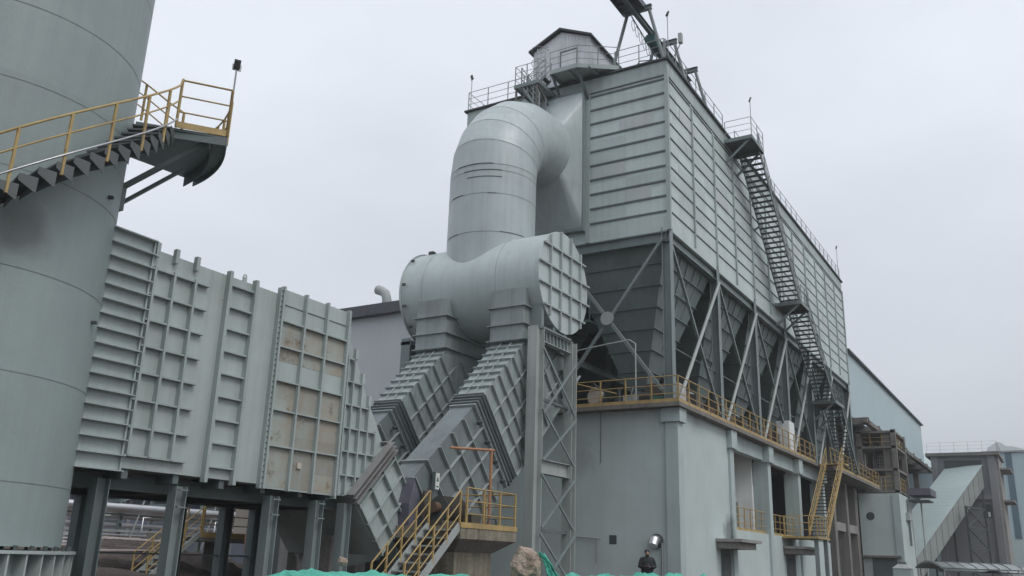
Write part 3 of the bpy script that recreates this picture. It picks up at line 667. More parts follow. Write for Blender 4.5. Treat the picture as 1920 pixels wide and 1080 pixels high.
# beams under
for y in (14.5, 20.3, 26.1): MB().ibeam((FX0, y, 16.42), (FX1, y, 16.42), .3, .5).build('edge_beam', 'hopper', fh)
for k in range(7): MB().ibeam((FX0+.1+6.87*k, 14.5, 16.4), (FX0+.1+6.87*k, 26.1, 16.4), .3, .5).build('cross_beam', 'hopper', fh)
COLX = [FX0+.15+6.85*k for k in range(7)]
for x in COLX:
    for y in (14.5, 20.3, 26.1):
        p = MB().ibeam((x, y, 8.3), (x, y, 16.9 if y == 14.5 else 16.3), .42, .42, (0, 1, 0), .03); p.box(x-.3, x+.3, y-.3, y+.3, 8.3, 8.33); p.build('column', 'steel', fh)
def brace(a, b, wd, m='steel', lab=None): MB().bar(a, b, wd, wd).build('brace', m, fh)
brace((37.35, 14.6, 16.3), (37.35, 20.2, 8.9), .13); brace((37.32, 20.2, 16.3), (37.2, 14.7, 9.0), .14)
MB().cyl((37.1, 17.4, 12.6), (1, 0, 0), .33, .33, .06, 20).build('gusset_plate', 'steelpale', fh)
for k in range(6):
    xa, xb = COLX[k], COLX[k+1]
    MB().tube([(xb-.1, 14.22, 16.0), ((xa+.35), 14.22, 8.6)], .085, 10).build('brace', 'steelpale', fh)
    MB().bar((xa+.2, 14.36, 16.0), (xb-.4, 14.36, 8.9), .13, .13).build('brace', 'hopper', fh)
    MB().tube([(xa, 14.6, 11.2), (xb, 14.6, 11.2)], .03, 6).build('tie_rod', 'hopper', fh)
# hoppers
def hopper(cx, cy):
    hx_, hy_ = 3.22, 2.72; zt, zb = 16.35, 9.75; b_ = .5
    def rect(z):
        t = (zt-z)/(zt-zb); a, c = hx_+(b_-hx_)*t, hy_+(b_-hy_)*t
        return [Vector((cx-a, cy-c, z)), Vector((cx+a, cy-c, z)), Vector((cx+a, cy+c, z)), Vector((cx-a, cy+c, z))]
    T, Bm = rect(zt), rect(zb)
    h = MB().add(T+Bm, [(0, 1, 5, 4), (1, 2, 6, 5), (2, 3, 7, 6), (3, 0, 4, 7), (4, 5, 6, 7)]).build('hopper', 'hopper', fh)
    mb = MB()
    for k in range(1, 7):
        z = zt-.96*k; r_ = rect(z)
        for i in range(4):
            a, b = r_[i], r_[(i+1) % 4]; cen = Vector((cx, cy, z)); o_ = (((a+b)/2-cen)).normalized()*.05
            ext = (b-a).normalized()*.08
            mb.bar(a+o_-ext, b+o_+ext, .10, .03)
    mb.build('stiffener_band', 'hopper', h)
    mb = MB()
    for face in (0, 3):
        for k in range(6):
            z0, z1 = zt-.96*k-.04, zt-.96*(k+1)+.04; r0, r1 = rect(z0), rect(z1); nn_ = 6-k if face == 0 else 0
            for j in range(1, max(nn_, 1)):
                t = j/(nn_) ; a = lerp(r0[face], r0[(face+1) % 4], t); b = lerp(r1[face], r1[(face+1) % 4], t)
                o_ = Vector((0, -.02, -.02)); mb.bar(a+o_, b+o_, .04, .07, (0, 1, 0))
    if mb.v: mb.build('vertical_fin', 'hopper', h)
    MB().cyl((cx, cy, 9.1), (0, 0, 1), .42, .5, .66, 16).build('outlet', 'hopper', h)
    return h
for k in range(6):
    for y in (17.4, 23.2): hopper(COLX[k]+3.43, y)
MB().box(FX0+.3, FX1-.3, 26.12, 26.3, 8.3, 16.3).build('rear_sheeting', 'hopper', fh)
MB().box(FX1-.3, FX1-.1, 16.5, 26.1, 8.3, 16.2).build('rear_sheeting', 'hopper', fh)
# inner walkway seen through the front bay
MB().box(38.3, 40.6, 18.9, 21.3, 12.9, 13.0).build('inner_walkway', 'darkpaint', fh)
MB().ibeam((38, 19.8, 11.0), (60, 19.8, 11.0), .2, .3).build('edge_beam', 'hopper', fh)
railing('dark railing of the small walkway between drum and hoppers', [(38.3, 20.9, 13), (38.3, 18.9, 13), (40.6, 18.9, 13)], m='darkpaint')

# roof railings
railing('pale roof railing along the right eave up to the stair landing', [(37.5, 14.35, 25.94), (46.6, 14.35, 25.94)], 'pale roof edge railings', m='grail', rad=.02)
railing('pale roof railing along the right eave beyond the stair landing', [(48.9, 14.35, 25.94), (78.8, 14.35, 25.94)], 'pale roof edge railings', m='grail', rad=.02)
railing('short pale roof railing between corner and white penthouse', [(37.45, 14.4, 25.94), (37.45, 17.1, 25.94)], 'pale roof edge railings', m='grail', rad=.02)
railing('pale roof railing left of the penthouse above the riser pipe', [(37.45, 22.3, 25.94), (37.45, 26.25, 25.94), (42, 26.25, 25.94)], 'pale roof edge railings', m='grail', rad=.02)
floodlight((37.6, 26.2, 25.94), 2.05, 'floodlight pole at the far left roof corner', 150)
floodlight((38.6, 14.6, 25.94), 3.2, 'floodlight pole at the near roof corner beside the monorail', -40)
floodlight((48.9, 13.3, 25.4), 3.4, 'floodlight pole rising from the side stair top landing', -60)
floodlight((78.7, 14.4, 25.94), 3.0, 'floodlight pole at the far right roof corner', -60)

# penthouse
ph = thing('penthouse', 'small pale corrugated gabled penthouse on the filter house roof', 'roof house', (40, 20.5, 25.9))
HX0, HX1, HY0, HY1, HE, HR = 37.85, 42.6, 18.75, 22.25, 28.75, 29.55
mb = MB().prismX([(HY0, 25.9), (HY1, 25.9), (HY1, HE), ((HY0+HY1)/2, HR), (HY0, HE)], HX0, HX1); mb.build('wall', 'house', ph)
mb = MB(); n = 17
for k in range(n):
    y = HY0+.1+(HY1-HY0-.2)*k/(n-1); zt = HE+(HR-HE)*(1-abs(y-(HY0+HY1)/2)/((HY1-HY0)/2)); mb.box(HX0-.025, HX0, y-.025, y+.025, 25.95, zt-.05)
for k in range(24): x = HX0+.1+k*.2; mb.box(x-.025, x+.025, HY0-.025, HY0, 25.95, HE)
mb.build('corrugation', 'house', ph)
ym = (HY0+HY1)/2; mb = MB()
mb.prismX([(HY0-.2, HE-.08), (ym, HR+.06), (ym, HR+.16), (HY0-.2, HE+.03)], HX0-.25, HX1+.25)
mb.prismX([(HY1+.2, HE-.08), (ym, HR+.06), (ym, HR+.16), (HY1+.2, HE+.03)], HX0-.25, HX1+.25)
mb.build('roof', 'trim', ph)
mb = MB(); mb.box(HX0-.06, HX0-.02, 19.5, 20.5, 26.2, 28.2); mb.build('door', 'house', ph)
mb = MB()
for y in (19.5, 20.5): mb.box(HX0-.09, HX0-.06, y-.03, y+.03, 26.2, 28.25)
mb.box(HX0-.09, HX0-.06, 19.5, 20.5, 28.2, 28.26); mb.build('door_frame', 'darkpaint', ph)

# balcony + lower landing + ladder
bl = thing('roof_balcony', 'grey steel balcony jutting out in front of the penthouse', 'balcony', (37, 19, 26.1))
dk = [(37.85, 20.3), (36.25, 20.3), (36.25, 18.7), (37.5, 16.9), (37.85, 16.9)]
MB().prismZ(dk, 26.12, 26.17).build('deck', 'steelpale', bl)
mb = MB()
for i in range(3): a, b = dk[i], dk[i+1]; mb.bar((*a, 26.12), (*b, 26.12), .06, .24)
for y in (19.3, 18.1): mb.bar((36.4, y, 26.05), (37.6, y, 26.05), .08, .12)
mb.build('edge_channel', 'duct', bl)
MB().bar((36.35, 18.75, 26.0), (37.45, 18.6, 24.7), .1, .14).build('bracket', 'darkpaint', bl)
MB().bar((36.35, 20.2, 26.0), (37.45, 20.2, 24.9), .1, .14).build('bracket', 'darkpaint', bl)
rails_on(bl, [(36.25, 20.3, 26.17), (36.25, 18.7, 26.17), (37.5, 16.9, 26.17)], m='grail', rad=.02, h=1.15, spacing=1.1)
ld = thing('roof_stair_landing', 'small steel landing with a steep stair above the riser pipe', 'stair landing', (36.3, 21.5, 25.2))
MB().box(35.5, 37.4, 20.95, 22.35, 25.3, 25.36).build('deck', 'steelpale', ld)
mb = MB(); mb.box(35.44, 35.5, 20.95, 22.35, 25.2, 25.4); mb.box(35.44, 37.4, 20.9, 20.95, 25.2, 25.4); mb.box(35.44, 37.4, 22.35, 22.4, 25.2, 25.4); mb.build('edge_channel', 'steel', ld)
for (x, y) in ((35.55, 21.05), (35.55, 22.3), (37.2, 22.3)): MB().bar((x, y, 23.4), (x, y, 25.3), .09, .09).build('leg', 'concrete', ld)
MB().bar((35.55, 21.05, 25.2), (37.4, 21.05, 24.2), .08, .08).build('brace', 'concrete', ld); MB().bar((35.55, 22.3, 24.3), (35.55, 21.05, 25.2), .06, .06).build('brace', 'concrete', ld)
rails_on(ld, [(35.5, 20.95, 25.36), (35.5, 22.35, 25.36), (37.3, 22.35, 25.36)], m='grail', rad=.02, spacing=.75)
flight(ld, (35.55, 20.9, 25.36-1.75), (35.55, 22.0, 25.36), (1, 0, 0), .7, 8, ms='steel', mr='grail', sth=.14, sp=.7)
flight(ld, (36.5, 22.2, 25.36), (36.5, 21.1, 26.2), (1, 0, 0), .6, 4, ms='steel', mr='grail', sth=.14, sp=.7)
ld.location.y -= .4
lad = thing('caged_ladder', 'caged steel ladder standing against the penthouse front', 'ladder', (37.3, 21.6, 25.4))
for y in (21.25, 21.75): MB().tube([(37.4, y, 25.4), (37.4, y, 28.6), (37.7, y, 28.75)], .025, 8).build('rail', 'grail', lad)
mb = MB()
for k in range(10): mb.tube([(37.4, 21.25, 25.6+.3*k), (37.4, 21.75, 25.6+.3*k)], .014, 6)
mb.build('rungs', 'grail', lad)
for z in (26.7, 27.5, 28.3): MB().tube([(37.4-.7*math.sin(t*math.pi/8), 21.5-.45*math.cos(t*math.pi/8), z) for t in range(9)], .016, 6).build('cage_hoop', 'grail', lad)

# monorail crane
mr = thing('monorail_crane', 'dark overhead monorail beam on raking tube frames over the roof edge', 'hoist beam', (41, 16.2, 25.9))
for x in (38.3, 42.0, 45.4):
    MB().ibeam((x, 16.95, 29.8), (x, 15.35, 29.8), .2, .28).build('cross_beam', 'steel', mr)
    MB().tube([(x, 16.75, 29.7), (x-.1, 17.75, 25.94)], .09, 12).build('leg', 'steel', mr)
    MB().tube([(x, 15.5, 29.7), (x+.1, 14.65, 25.94)], .09, 12).build('leg', 'steel', mr)
MB().ibeam((34.5, 16.15, 29.5), (46.3, 16.15, 29.5), .2, .34).build('runway_beam', 'darkpaint', mr)
mb = MB(); mb.box(33.5, 38.4, 15.75, 17.0, 30.02, 30.06); mb.box(33.5, 38.4, 15.7, 15.76, 29.75, 30.1); mb.box(33.5, 38.4, 16.98, 17.04, 29.75, 30.1)
for k in range(5): mb.box(33.8+k*.95, 33.9+k*.95, 15.76, 16.98, 29.85, 30.02)
mb.build('rain_cover', 'purple', mr)
MB().bar((38.3, 16.5, 29.55), (41.6, 16.5, 28.9), .05, .05).build('cable_track', 'dark', mr)
mb = MB()
for k in range(6):
    c = Vector((38.5+k*.5, 16.5, 29.2-.1*k)); mb.tube([c+Vector((.2*math.cos(t*.6283), 0, .32*math.sin(t*.6283)-.1)) for t in range(10)], .014, 5, closed=True)
mb.build('festoon_cable', 'dark', mr)
ho = thing('electric_hoist', 'dark green electric hoist hanging under the monorail beam', 'hoist', (41, 16.15, 28.6))
MB().cyl((39.9, 16.15, 29.0), (1, 0, 0), .3, .3, 1.7, 20).build('drum_housing', 'teal', ho)
MB().box(41.6, 42.0, 15.95, 16.35, 28.8, 29.3).build('motor', 'dark', ho); MB().box(40.3, 41.0, 16.05, 16.25, 29.2, 29.4).build('trolley', 'dark', ho)
MB().tube([(40.9, 16.15, 28.8), (40.9, 16.15, 28.0)], .03, 6).build('hook_rope', 'dark', ho)
eb = MB().box(41.9, 42.15, 15.05, 15.25, 29.6, 30.2).build('junction_box', 'steelpale'); tag(eb, 'pale electrical box fixed at the top of the second monorail frame', 'electrical box')
cb = MB().tube([(38, 16.4, 25.95), (37.2, 15.6, 25.98), (37.5, 14.9, 26.0), (38.4, 14.45, 26.1), (41.9, 15.1, 29.5)], .03, 6).build('power_cable', 'dark'); tag(cb, 'black cable trailing over the near roof corner', 'cable')

# ================================================================== SIDE STAIRCASE
ss = thing('side_staircase', 'long dark steel zigzag staircase hung on the side cladding', 'staircase', (56, 13.5, 8.3))
SY, SW = 12.75, 1.2
def sdeck(x0, x1, z, br=True, y0=SY-.1, y1=FY0):
    MB().box(x0, x1, y0, y1, z-.08, z).build('landing', 'tread', ss)
    mb = MB(); mb.box(x0, x1, y0-.03, y0, z-.2, z+.02); mb.box(x0-.03, x0, y0, y1, z-.2, z+.02); mb.box(x1, x1+.03, y0, y1, z-.2, z+.02); mb.build('edge_channel', 'steel', ss)
    if br:
        for x in (x0+.15, x1-.15): MB().bar((x, y0+.15, z-.15), (x, y1, z-1.4), .09, .12).build('bracket', 'steel', ss)
sdeck(46.5, 48.9, 25.35)
rails_on(ss, [(46.5, 14.2, 25.35), (46.5, SY-.1, 25.35), (48.9, SY-.1, 25.35)], m='grail', rad=.02, spacing=1.3)
flight(ss, (56.2, SY, 17.9), (48.3, SY, 25.2), (0, 1, 0), SW, 30, ms='darkpaint', mr='grail', sp=1.6, sth=.24)
sdeck(56.0, 58.2, 17.9)
rails_on(ss, [(56.2, SY-.08, 17.9), (58.2, SY-.08, 17.9)], m='steel', rad=.02, spacing=1.1)
flight(ss, (64.6, SY, 12.9), (58.0, SY, 17.8), (0, 1, 0), SW, 22, ms='darkpaint', mr='steel', sp=1.6, sth=.24)
sdeck(64.5, 67.2, 12.9)
rails_on(ss, [(64.6, SY-.08, 12.9), (67.2, SY-.08, 12.9)], m='steel', rad=.02, spacing=1.1)
flight(ss, (71.5, SY, 8.4), (67.0, SY, 12.8), (0, 1, 0), SW, 18, ms='darkpaint', mr='steel', sp=1.6, sth=.24)
for x, z in ((52, 21.8), (61, 15.4)): MB().bar((x, SY+SW, z), (x, FY0, z-.2), .08, .1).build('wall_bracket', 'steel', ss)

# ================================================================== CONCRETE SERVICE BUILDING
cbld = thing('service_building', 'grey painted two storey concrete building under the filter house', 'building', (50, 20, 0))
WX, WY = 36.95, 14.0; CP = [37.6+6.74*k for k in range(7)]
MB().box(WX, WX+.25, 14.0, 27, 0, 8.11).build('front_wall', 'wall', cbld)
MB().box(WX+.25, 44.1, WY, WY+.25, 0, 8.11).build('side_wall', 'wall', cbld)
MB().prismZ([(36.4, 13.62), (62.2, 13.62), (62.2, 27), (36.4, 27)], 8.12, 8.3).build('floor_slab', 'concrete', cbld)
MB().prismZ([(62.25, 12.9), (81.5, 12.9), (81.5, 27), (62.25, 27)], 8.08, 8.3).build('floor_slab', 'concrete', cbld)
MB().box(44.1, 66, WY+.02, WY+.27, 0, 3.3).build('side_wall', 'wall', cbld)
MB().box(44.1, 66, WY+.3, 27, 3.0, 3.28).build('first_floor', 'concrete', cbld)
MB().box(WX+.3, 66, WY+.1, WY+.5, 7.3, 8.1).build('edge_beam', 'wallpil', cbld)
for i, x in enumerate(CP[:5]):
    mb = MB()
    if i == 0:
        mb.box(WX-.12, WX+.5, 13.88, 14.46, 0, 7.5); p = mb.build('pilaster', 'wallpil', cbld)
        MB().box(WX-.22, WX+.62, 13.74, 14.62, 7.5, 8.1).build('pilaster_head', 'wallpil', p)
    else:
        mb.box(x-.3, x+.3, 13.88, 14.75, 0, 7.2); p = mb.build('pilaster', 'wallpil', cbld)
        MB().box(x-.45, x+.45, 13.72, 14.6, 7.2, 8.1).build('pilaster_head', 'wallpil', p)
MB().box(44.7, 50.9, 15.7, 15.9, 3.3, 8.0).build('inner_wall', 'white', cbld, label='white plastered inner wall of the first open bay')
MB().box(50.5, 50.7, 14.75, 15.7, 3.3, 7.9).build('inner_wall', 'white', cbld)
MB().box(44.2, 66, 20.0, 20.2, 0, 7.9).build('inner_wall', 'interior', cbld)
MB().box(66, 66.2, 14.2, 20, 0, 7.9).build('inner_wall', 'interior', cbld)
mb = MB(); mb.box(47.6, 48.6, 15.64, 15.7, 5.0, 6.3); mb.build('inner_window', 'fascia', cbld)
# wall details
MB().box(WX-.01, WX+.06, 16.85, 17.2, 2.3, 2.68).build('wall_opening', 'dark', cbld)
ex = MB().cyl((36.9, 14.98, 2.5), (-1, 0, 0), .2, .2, .25, 20); ex.cyl((36.72, 14.98, 2.55), (-.5, .05, -.8), .2, .2, .34, 20); exo = ex.build('exhaust_duct_elbow', 'silver'); tag(exo, 'silver duct elbow poking out of the wall above the person', 'duct elbow')
rg = MB().cyl((WX-.02, 14.98, 2.46), (-1, 0, 0), .31, .31, .035, 24).build('wall_sleeve', 'dark', exo)
cd = MB().tube([(36.9, 19.2, 2.62), (36.9, 17.6, 2.52)], .025, 6); cd.tube([(36.9, 17.75, 2.52), (36.9, 17.75, 1.5)], .02, 6); tag(cd.build('wall_conduit', 'steelpale'), 'thin pale conduit fixed on the front wall by the square hole', 'conduit')
dp = MB().tube([(36.88, 14.72, 0.2), (36.88, 14.72, 2.4)], .045, 8).build('drain_pipe', 'galv'); tag(dp, 'thin grey drain pipe beside the corner pilaster', 'pipe')
cj = MB().tube([(36.93, 17.62, 5.8), (36.93, 17.62, 8.6)], .012, 6).build('hanging_cable', 'dark'); tag(cj, 'thin cable hanging down the front wall from the platform', 'cable')
# door with canopy
def canopy_door(x0, x1, zc, label, xd0, xd1):
    t = thing('door_canopy', label, 'door canopy', ((x0+x1)/2, 13.6, 0), 'concrete canopies over the ground floor doors')
    MB().box(x0, x1, 12.75, 13.99, zc, zc+.14).build('slab', 'palecon', t)
    MB().box(x0+.1, x1-.3, 12.95, 13.99, zc-.3, zc).build('downstand', 'concrete', t)
    MB().box(xd0, xd1, 13.93, 13.98, .2, zc-.32).build('door', 'darkpaint', t)
    MB().box(xd0+.06, xd1-.06, 13.9, 13.93, .3, zc-.5).build('door_leaf', 'interior', t)
canopy_door(41.7, 44.9, 2.62, 'thin concrete canopy over the dark door at the first pilaster', 42.4, 43.7)
canopy_door(53.6, 57.0, 2.62, 'thin concrete canopy under the bottom of the yellow stair', 54.2, 55.9)

railing('yellow railing along the front edge of the platform over the wall', [(36.46, 19.9, 8.3), (36.46, 13.68, 8.3)], 'yellow platform railings', toe=.16, rad=.026, spacing=1.25)
railing('yellow railing along the side edge of the platform up to the stair', [(36.46, 13.68, 8.3), (61.6, 13.68, 8.3)], 'yellow platform railings', toe=.16, rad=.026, spacing=1.3)
railing('yellow railing on the jutting platform beyond the yellow stair', [(63.0, 12.95, 8.3), (81.4, 12.95, 8.3), (81.4, 16, 8.3)], 'yellow platform railings', toe=.16, rad=.026, spacing=1.4)
railing('yellow railing across the first open bay with the white wall', [(44.85, 14.15, 3.3), (51.0, 14.15, 3.3)], 'yellow railings of the open bays', toe=.14, rad=.024, spacing=.95)
railing('yellow railing across the second open bay', [(51.7, 14.15, 3.3), (57.8, 14.15, 3.3)], 'yellow railings of the open bays', toe=.14, rad=.024, spacing=1.0)

# yellow stair
ys_ = thing('yellow_staircase', 'straight yellow steel stair from the platform down to the open bays', 'staircase', (59, 12.6, 3.3))
flight(ys_, (56.2, 12.05, 3.35), (62.3, 12.05, 8.3), (0, 1, 0), 1.05, 22, mt='machine', ms='yellow', mr='yellow', sp=1.2, sth=.22)
MB().box(62.2, 63.4, 11.9, 13.7, 8.2, 8.3).build('top_landing', 'yellow', ys_)
MB().box(53.5, 56.6, 12.0, 14.0, 3.2, 3.3).build('bottom_landing', 'yellow', ys_)
rails_on(ys_, [(53.6, 13.9, 3.3), (53.6, 12.05, 3.3), (56.1, 12.05, 3.3)], spacing=.9)
for x in (53.9, 56.2): MB().ibeam((x, 12.2, 0), (x, 12.2, 3.2), .2, .2, (1, 0, 0)).build('leg', 'steel', ys_)

# cabinets and machines inside bays / on the platform
def cabinet(x, y, z, sx, sy, sz, m, label, name='control_cabinet', cat='cabinet'):
    t = thing(name, label, cat, (x, y, z))
    MB().box(x-sx/2, x+sx/2, y-sy/2, y+sy/2, z+.06, z+sz).build('body', m, t)
    MB().box(x-sx/2+.03, x+sx/2-.03, y-sy/2+.03, y+sy/2-.03, z, z+.06).build('plinth', 'dark', t)
    MB().box(x-sx/2-.015, x-sx/2, y-sy/2+.04, y+sy/2-.04, z+.12, z+sz-.06).build('door', m, t)
    MB().box(x-sx/2+.05, x+sx/2-.05, y-sy/2-.015, y-sy/2, z+.12, z+sz-.06).build('door', m, t)
    return t
cabinet(46.4, 15.3, 3.3, .7, .6, 1.9, 'cream', 'cream cabinet at the white wall inside the first bay')
cabinet(49.0, 15.3, 3.3, .8, .6, 1.6, 'steelpale', 'grey cabinet inside the first open bay')
cabinet(53.6, 16.0, 3.3, .8, .7, 2.9, 'white', 'tall white cabinet in the second open bay')
cabinet(56.3, 16.2, 3.3, .8, .7, 2.9, 'white', 'tall white cabinet beside the third pilaster')
cabinet(38.9, 14.75, 8.3, 1.0, .7, 1.25, 'cream', 'weathered cream cabinet at the platform corner')
cabinet(57.2, 14.4, 8.3, 1.3, .8, 2.1, 'white', 'tall white cabinet behind the platform railing')
# equipment below hoppers
for k in range(6):
    x = COLX[k]+3.43
    t = thing('rotary_valve', ['rotary valve below the first hopper from the front corner', 'rotary valve below the second hopper', 'rotary valve below the third hopper', 'rotary valve below the fourth hopper', 'rotary valve below the fifth hopper', 'rotary valve below the last hopper'][k], 'valve', (x, 17.4, 8.3), 'rotary valves under the hoppers')
    MB().cyl((x-.5, 17.4, 8.75), (1, 0, 0), .38, .38, 1.0, 18).build('body', 'machine', t)
    MB().cyl((x-1.1, 17.1, 8.75), (1, 0, 0), .18, .18, .6, 12).build('motor', 'rustm', t)
    mb = MB(); mb.box(x-.6, x+.6, 17.1, 17.7, 8.3, 8.42); mb.build('base', 'machine', t)
sc_ = thing('screw_conveyor', 'long brown screw conveyor trough behind the platform railing', 'conveyor', (58, 15.6, 8.3))
MB().box(39.5, 77, 15.2, 15.8, 8.6, 9.25).build('trough', 'machine', sc_)
mb = MB()
for k in range(18): mb.box(39.6+k*2.1, 39.75+k*2.1, 15.1, 15.9, 8.3, 9.3)
mb.build('flanges', 'machine', sc_)
rnd_ = random.Random(3)
cols_ = ['machine', 'machine', 'rustm', 'machine', 'rustm', 'machine']
for k in range(11):
    x = 39.9+k*1.75+rnd_.uniform(-.4, .4)
    t = thing('gear_motor', '%s gear motor %s on the platform floor' % (['dark brown', 'dark brown', 'rusty brown', 'dark brown', 'rusty brown', 'dark brown'][k % 6], ['by the corner column', 'near the first column', 'between first and second column', 'in front of the second column', 'just past the second column', 'between second and third column', 'in front of the third column', 'just past the third column', 'between third and fourth column', 'near the fourth column', 'beside the tall white cabinet'][k]), 'motor', (x, 14.6, 8.3), 'motors and gearboxes behind the platform railing')
    mm = cols_[k % 6]
    MB().cyl((x-.1, 14.65, 8.85), (1, .2, 0), .3, .3, .95, 14).build('motor_body', mm, t)
    MB().box(x-.8, x+.05, 14.4, 15.0, 8.36, 9.1+rnd_.uniform(0, .5)).build('gearbox', mm, t)
    MB().box(x-.85, x+.9, 14.4, 15.0, 8.3, 8.36).build('base_plate', 'dark', t)
for k in range(5):
    xa = 41.2+6.85*k
    t = thing('chute_frame', 'rusty brown chute frame standing below the %s hopper' % ['first', 'second', 'third', 'fourth', 'fifth'][k], 'chute', (xa, 16, 8.3), 'brown chute frames under the hoppers')
    MB().box(xa-1.2, xa-.4, 15.85, 16.7, 8.3, 9.9).build('chute', 'machine', t)
    MB().bar((xa-.4, 15.9, 8.4), (xa+1.3, 15.9, 9.9), .25, .3).build('inclined_trough', 'rustm', t)
    for q in (-1.3, .9): MB().bar((xa+q, 15.0, 8.3), (xa+q, 15.0, 9.6), .08, .08).build('leg', 'machine', t)
    MB().tube([(xa-1.4, 14.95, 9.6), (xa+1.2, 14.95, 9.6)], .06, 8).build('pipe', 'steelpale', t)
# front bay equipment
t = thing('inspection_fan', 'round pale fan casing behind the front railing near the tower', 'fan', (38.2, 18.3, 8.3))
MB().cyl((38.0, 18.3, 9.05), (-1, .3, .1), .42, .42, .25, 24).build('casing', 'cream', t); MB().box(37.9, 38.6, 18.0, 18.6, 8.3, 8.75).build('base', 'machine', t)
MB().tube([(37.8, 18.7, 9.3), (37.6, 18.3, 9.6), (37.7, 17.8, 9.2), (37.9, 17.9, 8.8)], .05, 8).build('hose', 'dark', t)
t = thing('blower_unit', 'pale grey blower box with slanted pipe behind the front railing', 'blower', (38.1, 16.6, 8.3))
MB().box(37.8, 38.5, 16.3, 16.9, 8.3, 9.0).build('housing', 'steelpale', t); MB().cyl((38.1, 16.15, 8.9), (0, -1, 0), .2, .2, .5, 16).build('motor', 'machine', t)
MB().tube([(37.7, 16.6, 8.4), (37.7, 16.35, 9.3)], .03, 6).build('pipe', 'grail', t)
t = thing('green_pump', 'small green pump set beside the corner column', 'pump', (38.0, 15.2, 8.3))
MB().cyl((37.8, 15.4, 8.6), (0, -1, 0), .25, .25, .7, 16).build('motor', 'greenp', t); MB().box(37.6, 38.4, 14.9, 15.5, 8.3, 8.4).build('base', 'dark', t)
t = MB().tube([(37.0, 15.9, 8.3), (37.0, 15.9, 11.2), (37.0, 16.2, 11.4), (37.0, 17.4, 11.3), (37.0, 19.2, 11.1)], .035, 8).build('air_pipe', 'steelpale'); tag(t, 'thin pale air pipe bent over the front railing', 'pipe')
t = MB().tube([(36.9, 19.0, 9.55), (37.1, 16.9, 8.95)], .03, 8).build('leaning_pipe', 'yellow'); tag(t, 'yellow pipe leaning inside the front platform railing', 'pipe')

# ================================================================== FAN PLATFORM (left of the tower)
fp = thing('fan_platform', 'concrete fan plinth with a wide slab and yellow edge', 'platform', (24.4, 16.7, 0))
PX0, PX1, PYa, PYb, PZ = 22.75, 26.0, 15.45, 17.9, 2.42
MB().box(PX0, PX1, PYa, PYb, PZ-.36, PZ).build('slab', 'staincon', fp)
mb = MB(); mb.add([(PX0, PYa+.02, PZ-.36), (PX1, PYa+.02, PZ-.36), (PX1, PYb-.02, PZ-.36), (PX0, PYb-.02, PZ-.36), (23.2, 15.95, PZ-.75), (25.3, 15.95, PZ-.75), (25.3, PYb, PZ-.75), (23.2, PYb, PZ-.75)], [(0, 4, 5, 1), (1, 5, 6, 2), (2, 6, 7, 3), (3, 7, 4, 0), (0, 1, 2, 3), (4, 7, 6, 5)])
mb.build('haunch', 'concrete', fp)
mb = MB(); mb.box(23.2, 25.3, 15.95, PYb, 0, PZ-.75)
mb.build('pedestal', 'staincon', fp)
mb = MB(); mb.box(PX0-.02, PX1+.02, PYa-.02, PYa, PZ-.04, PZ+.12); mb.box(PX1, PX1+.02, PYa, PYb, PZ-.04, PZ+.12); mb.build('toe_board', 'yellow', fp)
railing('yellow railing round the fan platform beside the steel tower', [(PX0+.35, PYa+.05, PZ), (PX1-.03, PYa+.05, PZ), (PX1-.03, PYb-.1, PZ)], spacing=1.0, rad=.027)
railing('short yellow railing across the back of the fan platform', [(23.3, PYb-.15, PZ), (PX1-.2, PYb-.15, PZ)], spacing=.9, rad=.024)
fst = thing('fan_stair', 'short yellow railed stair climbing to the fan platform', 'staircase', (21.5, 16, 0))
flight(fst, (20.2, 15.5, .25), (22.75, 15.5, PZ), (0, 1, 0), 1.15, 9, mt='steelpale', ms='steelpale', mr='yellow', sp=.95, sth=.22, riser=False)
mb = MB(); mb.box(23.3, 23.35, 16.7, 17.3, PZ, PZ+1.2)
fm = thing('fan_motor', 'dark greasy fan motor with orange guard behind the yellow rail', 'motor', (23.8, 16.8, PZ))
MB().cyl((23.6, 16.9, PZ+.55), (1, 0, 0), .38, .38, 1.1, 24).build('motor_body', 'dark', fm)
mb = MB()
for k in range(12): mb.cyl((23.65+k*.085, 16.9, PZ+.55), (1, 0, 0), .42, .42, .02, 20)
mb.build('cooling_fins', 'machine', fm)
MB().cyl((23.35, 16.95, PZ+.6), (1, 0, 0), .16, .16, .25, 24).build('coupling_guard', 'rustm', fm)
MB().box(23.4, 24.9, 16.6, 17.2, PZ, PZ+.2).build('base_frame', 'machine', fm)
t = thing('bearing_housing', 'dark bearing block and hoses beside the fan motor', 'bearing', (25.3, 16.8, PZ))
MB().box(25.05, 25.6, 16.6, 17.1, PZ, PZ+.5).build('block', 'machine', t); MB().tube([(25.5, 16.3, PZ+.05), (25.5, 16.2, PZ+.35), (25.75, 16.1, PZ+.35), (25.8, 16.1, PZ+.05)], .03, 8).build('hose', 'dark', t)
t = thing('rusty_pipe_gibbet', 'rusty orange pipe bent like a gallows over the fan platform', 'pipe', (25.0, 16.2, PZ))
MB().tube([(25.8, 16.4, PZ+.0), (25.8, 16.4, PZ+2.6)], .05, 10).build('upright', 'orange', t)
MB().tube([(24.95, 16.45, PZ+2.33), (24.95, 17.95, PZ+2.33)], .045, 10).build('arm', 'orange', t) if False else MB().tube([(25.9, 16.35, PZ+2.63), (24.2, 17.0, PZ+2.55)], .045, 10).build('arm', 'orange', t)
t = thing('warning_sign', 'small white warning sign on a dark box over the fan platform', 'sign', (24.2, 17.4, PZ+1.2))
MB().box(23.98, 24.22, 17.38, 17.5, PZ+1.15, PZ+1.75).build('backing_box', 'darkpaint', t)
sg = MB().box(24.0, 24.2, 17.36, 17.38, PZ+1.2, PZ+1.72).build('sign_plate', 'signw', t)
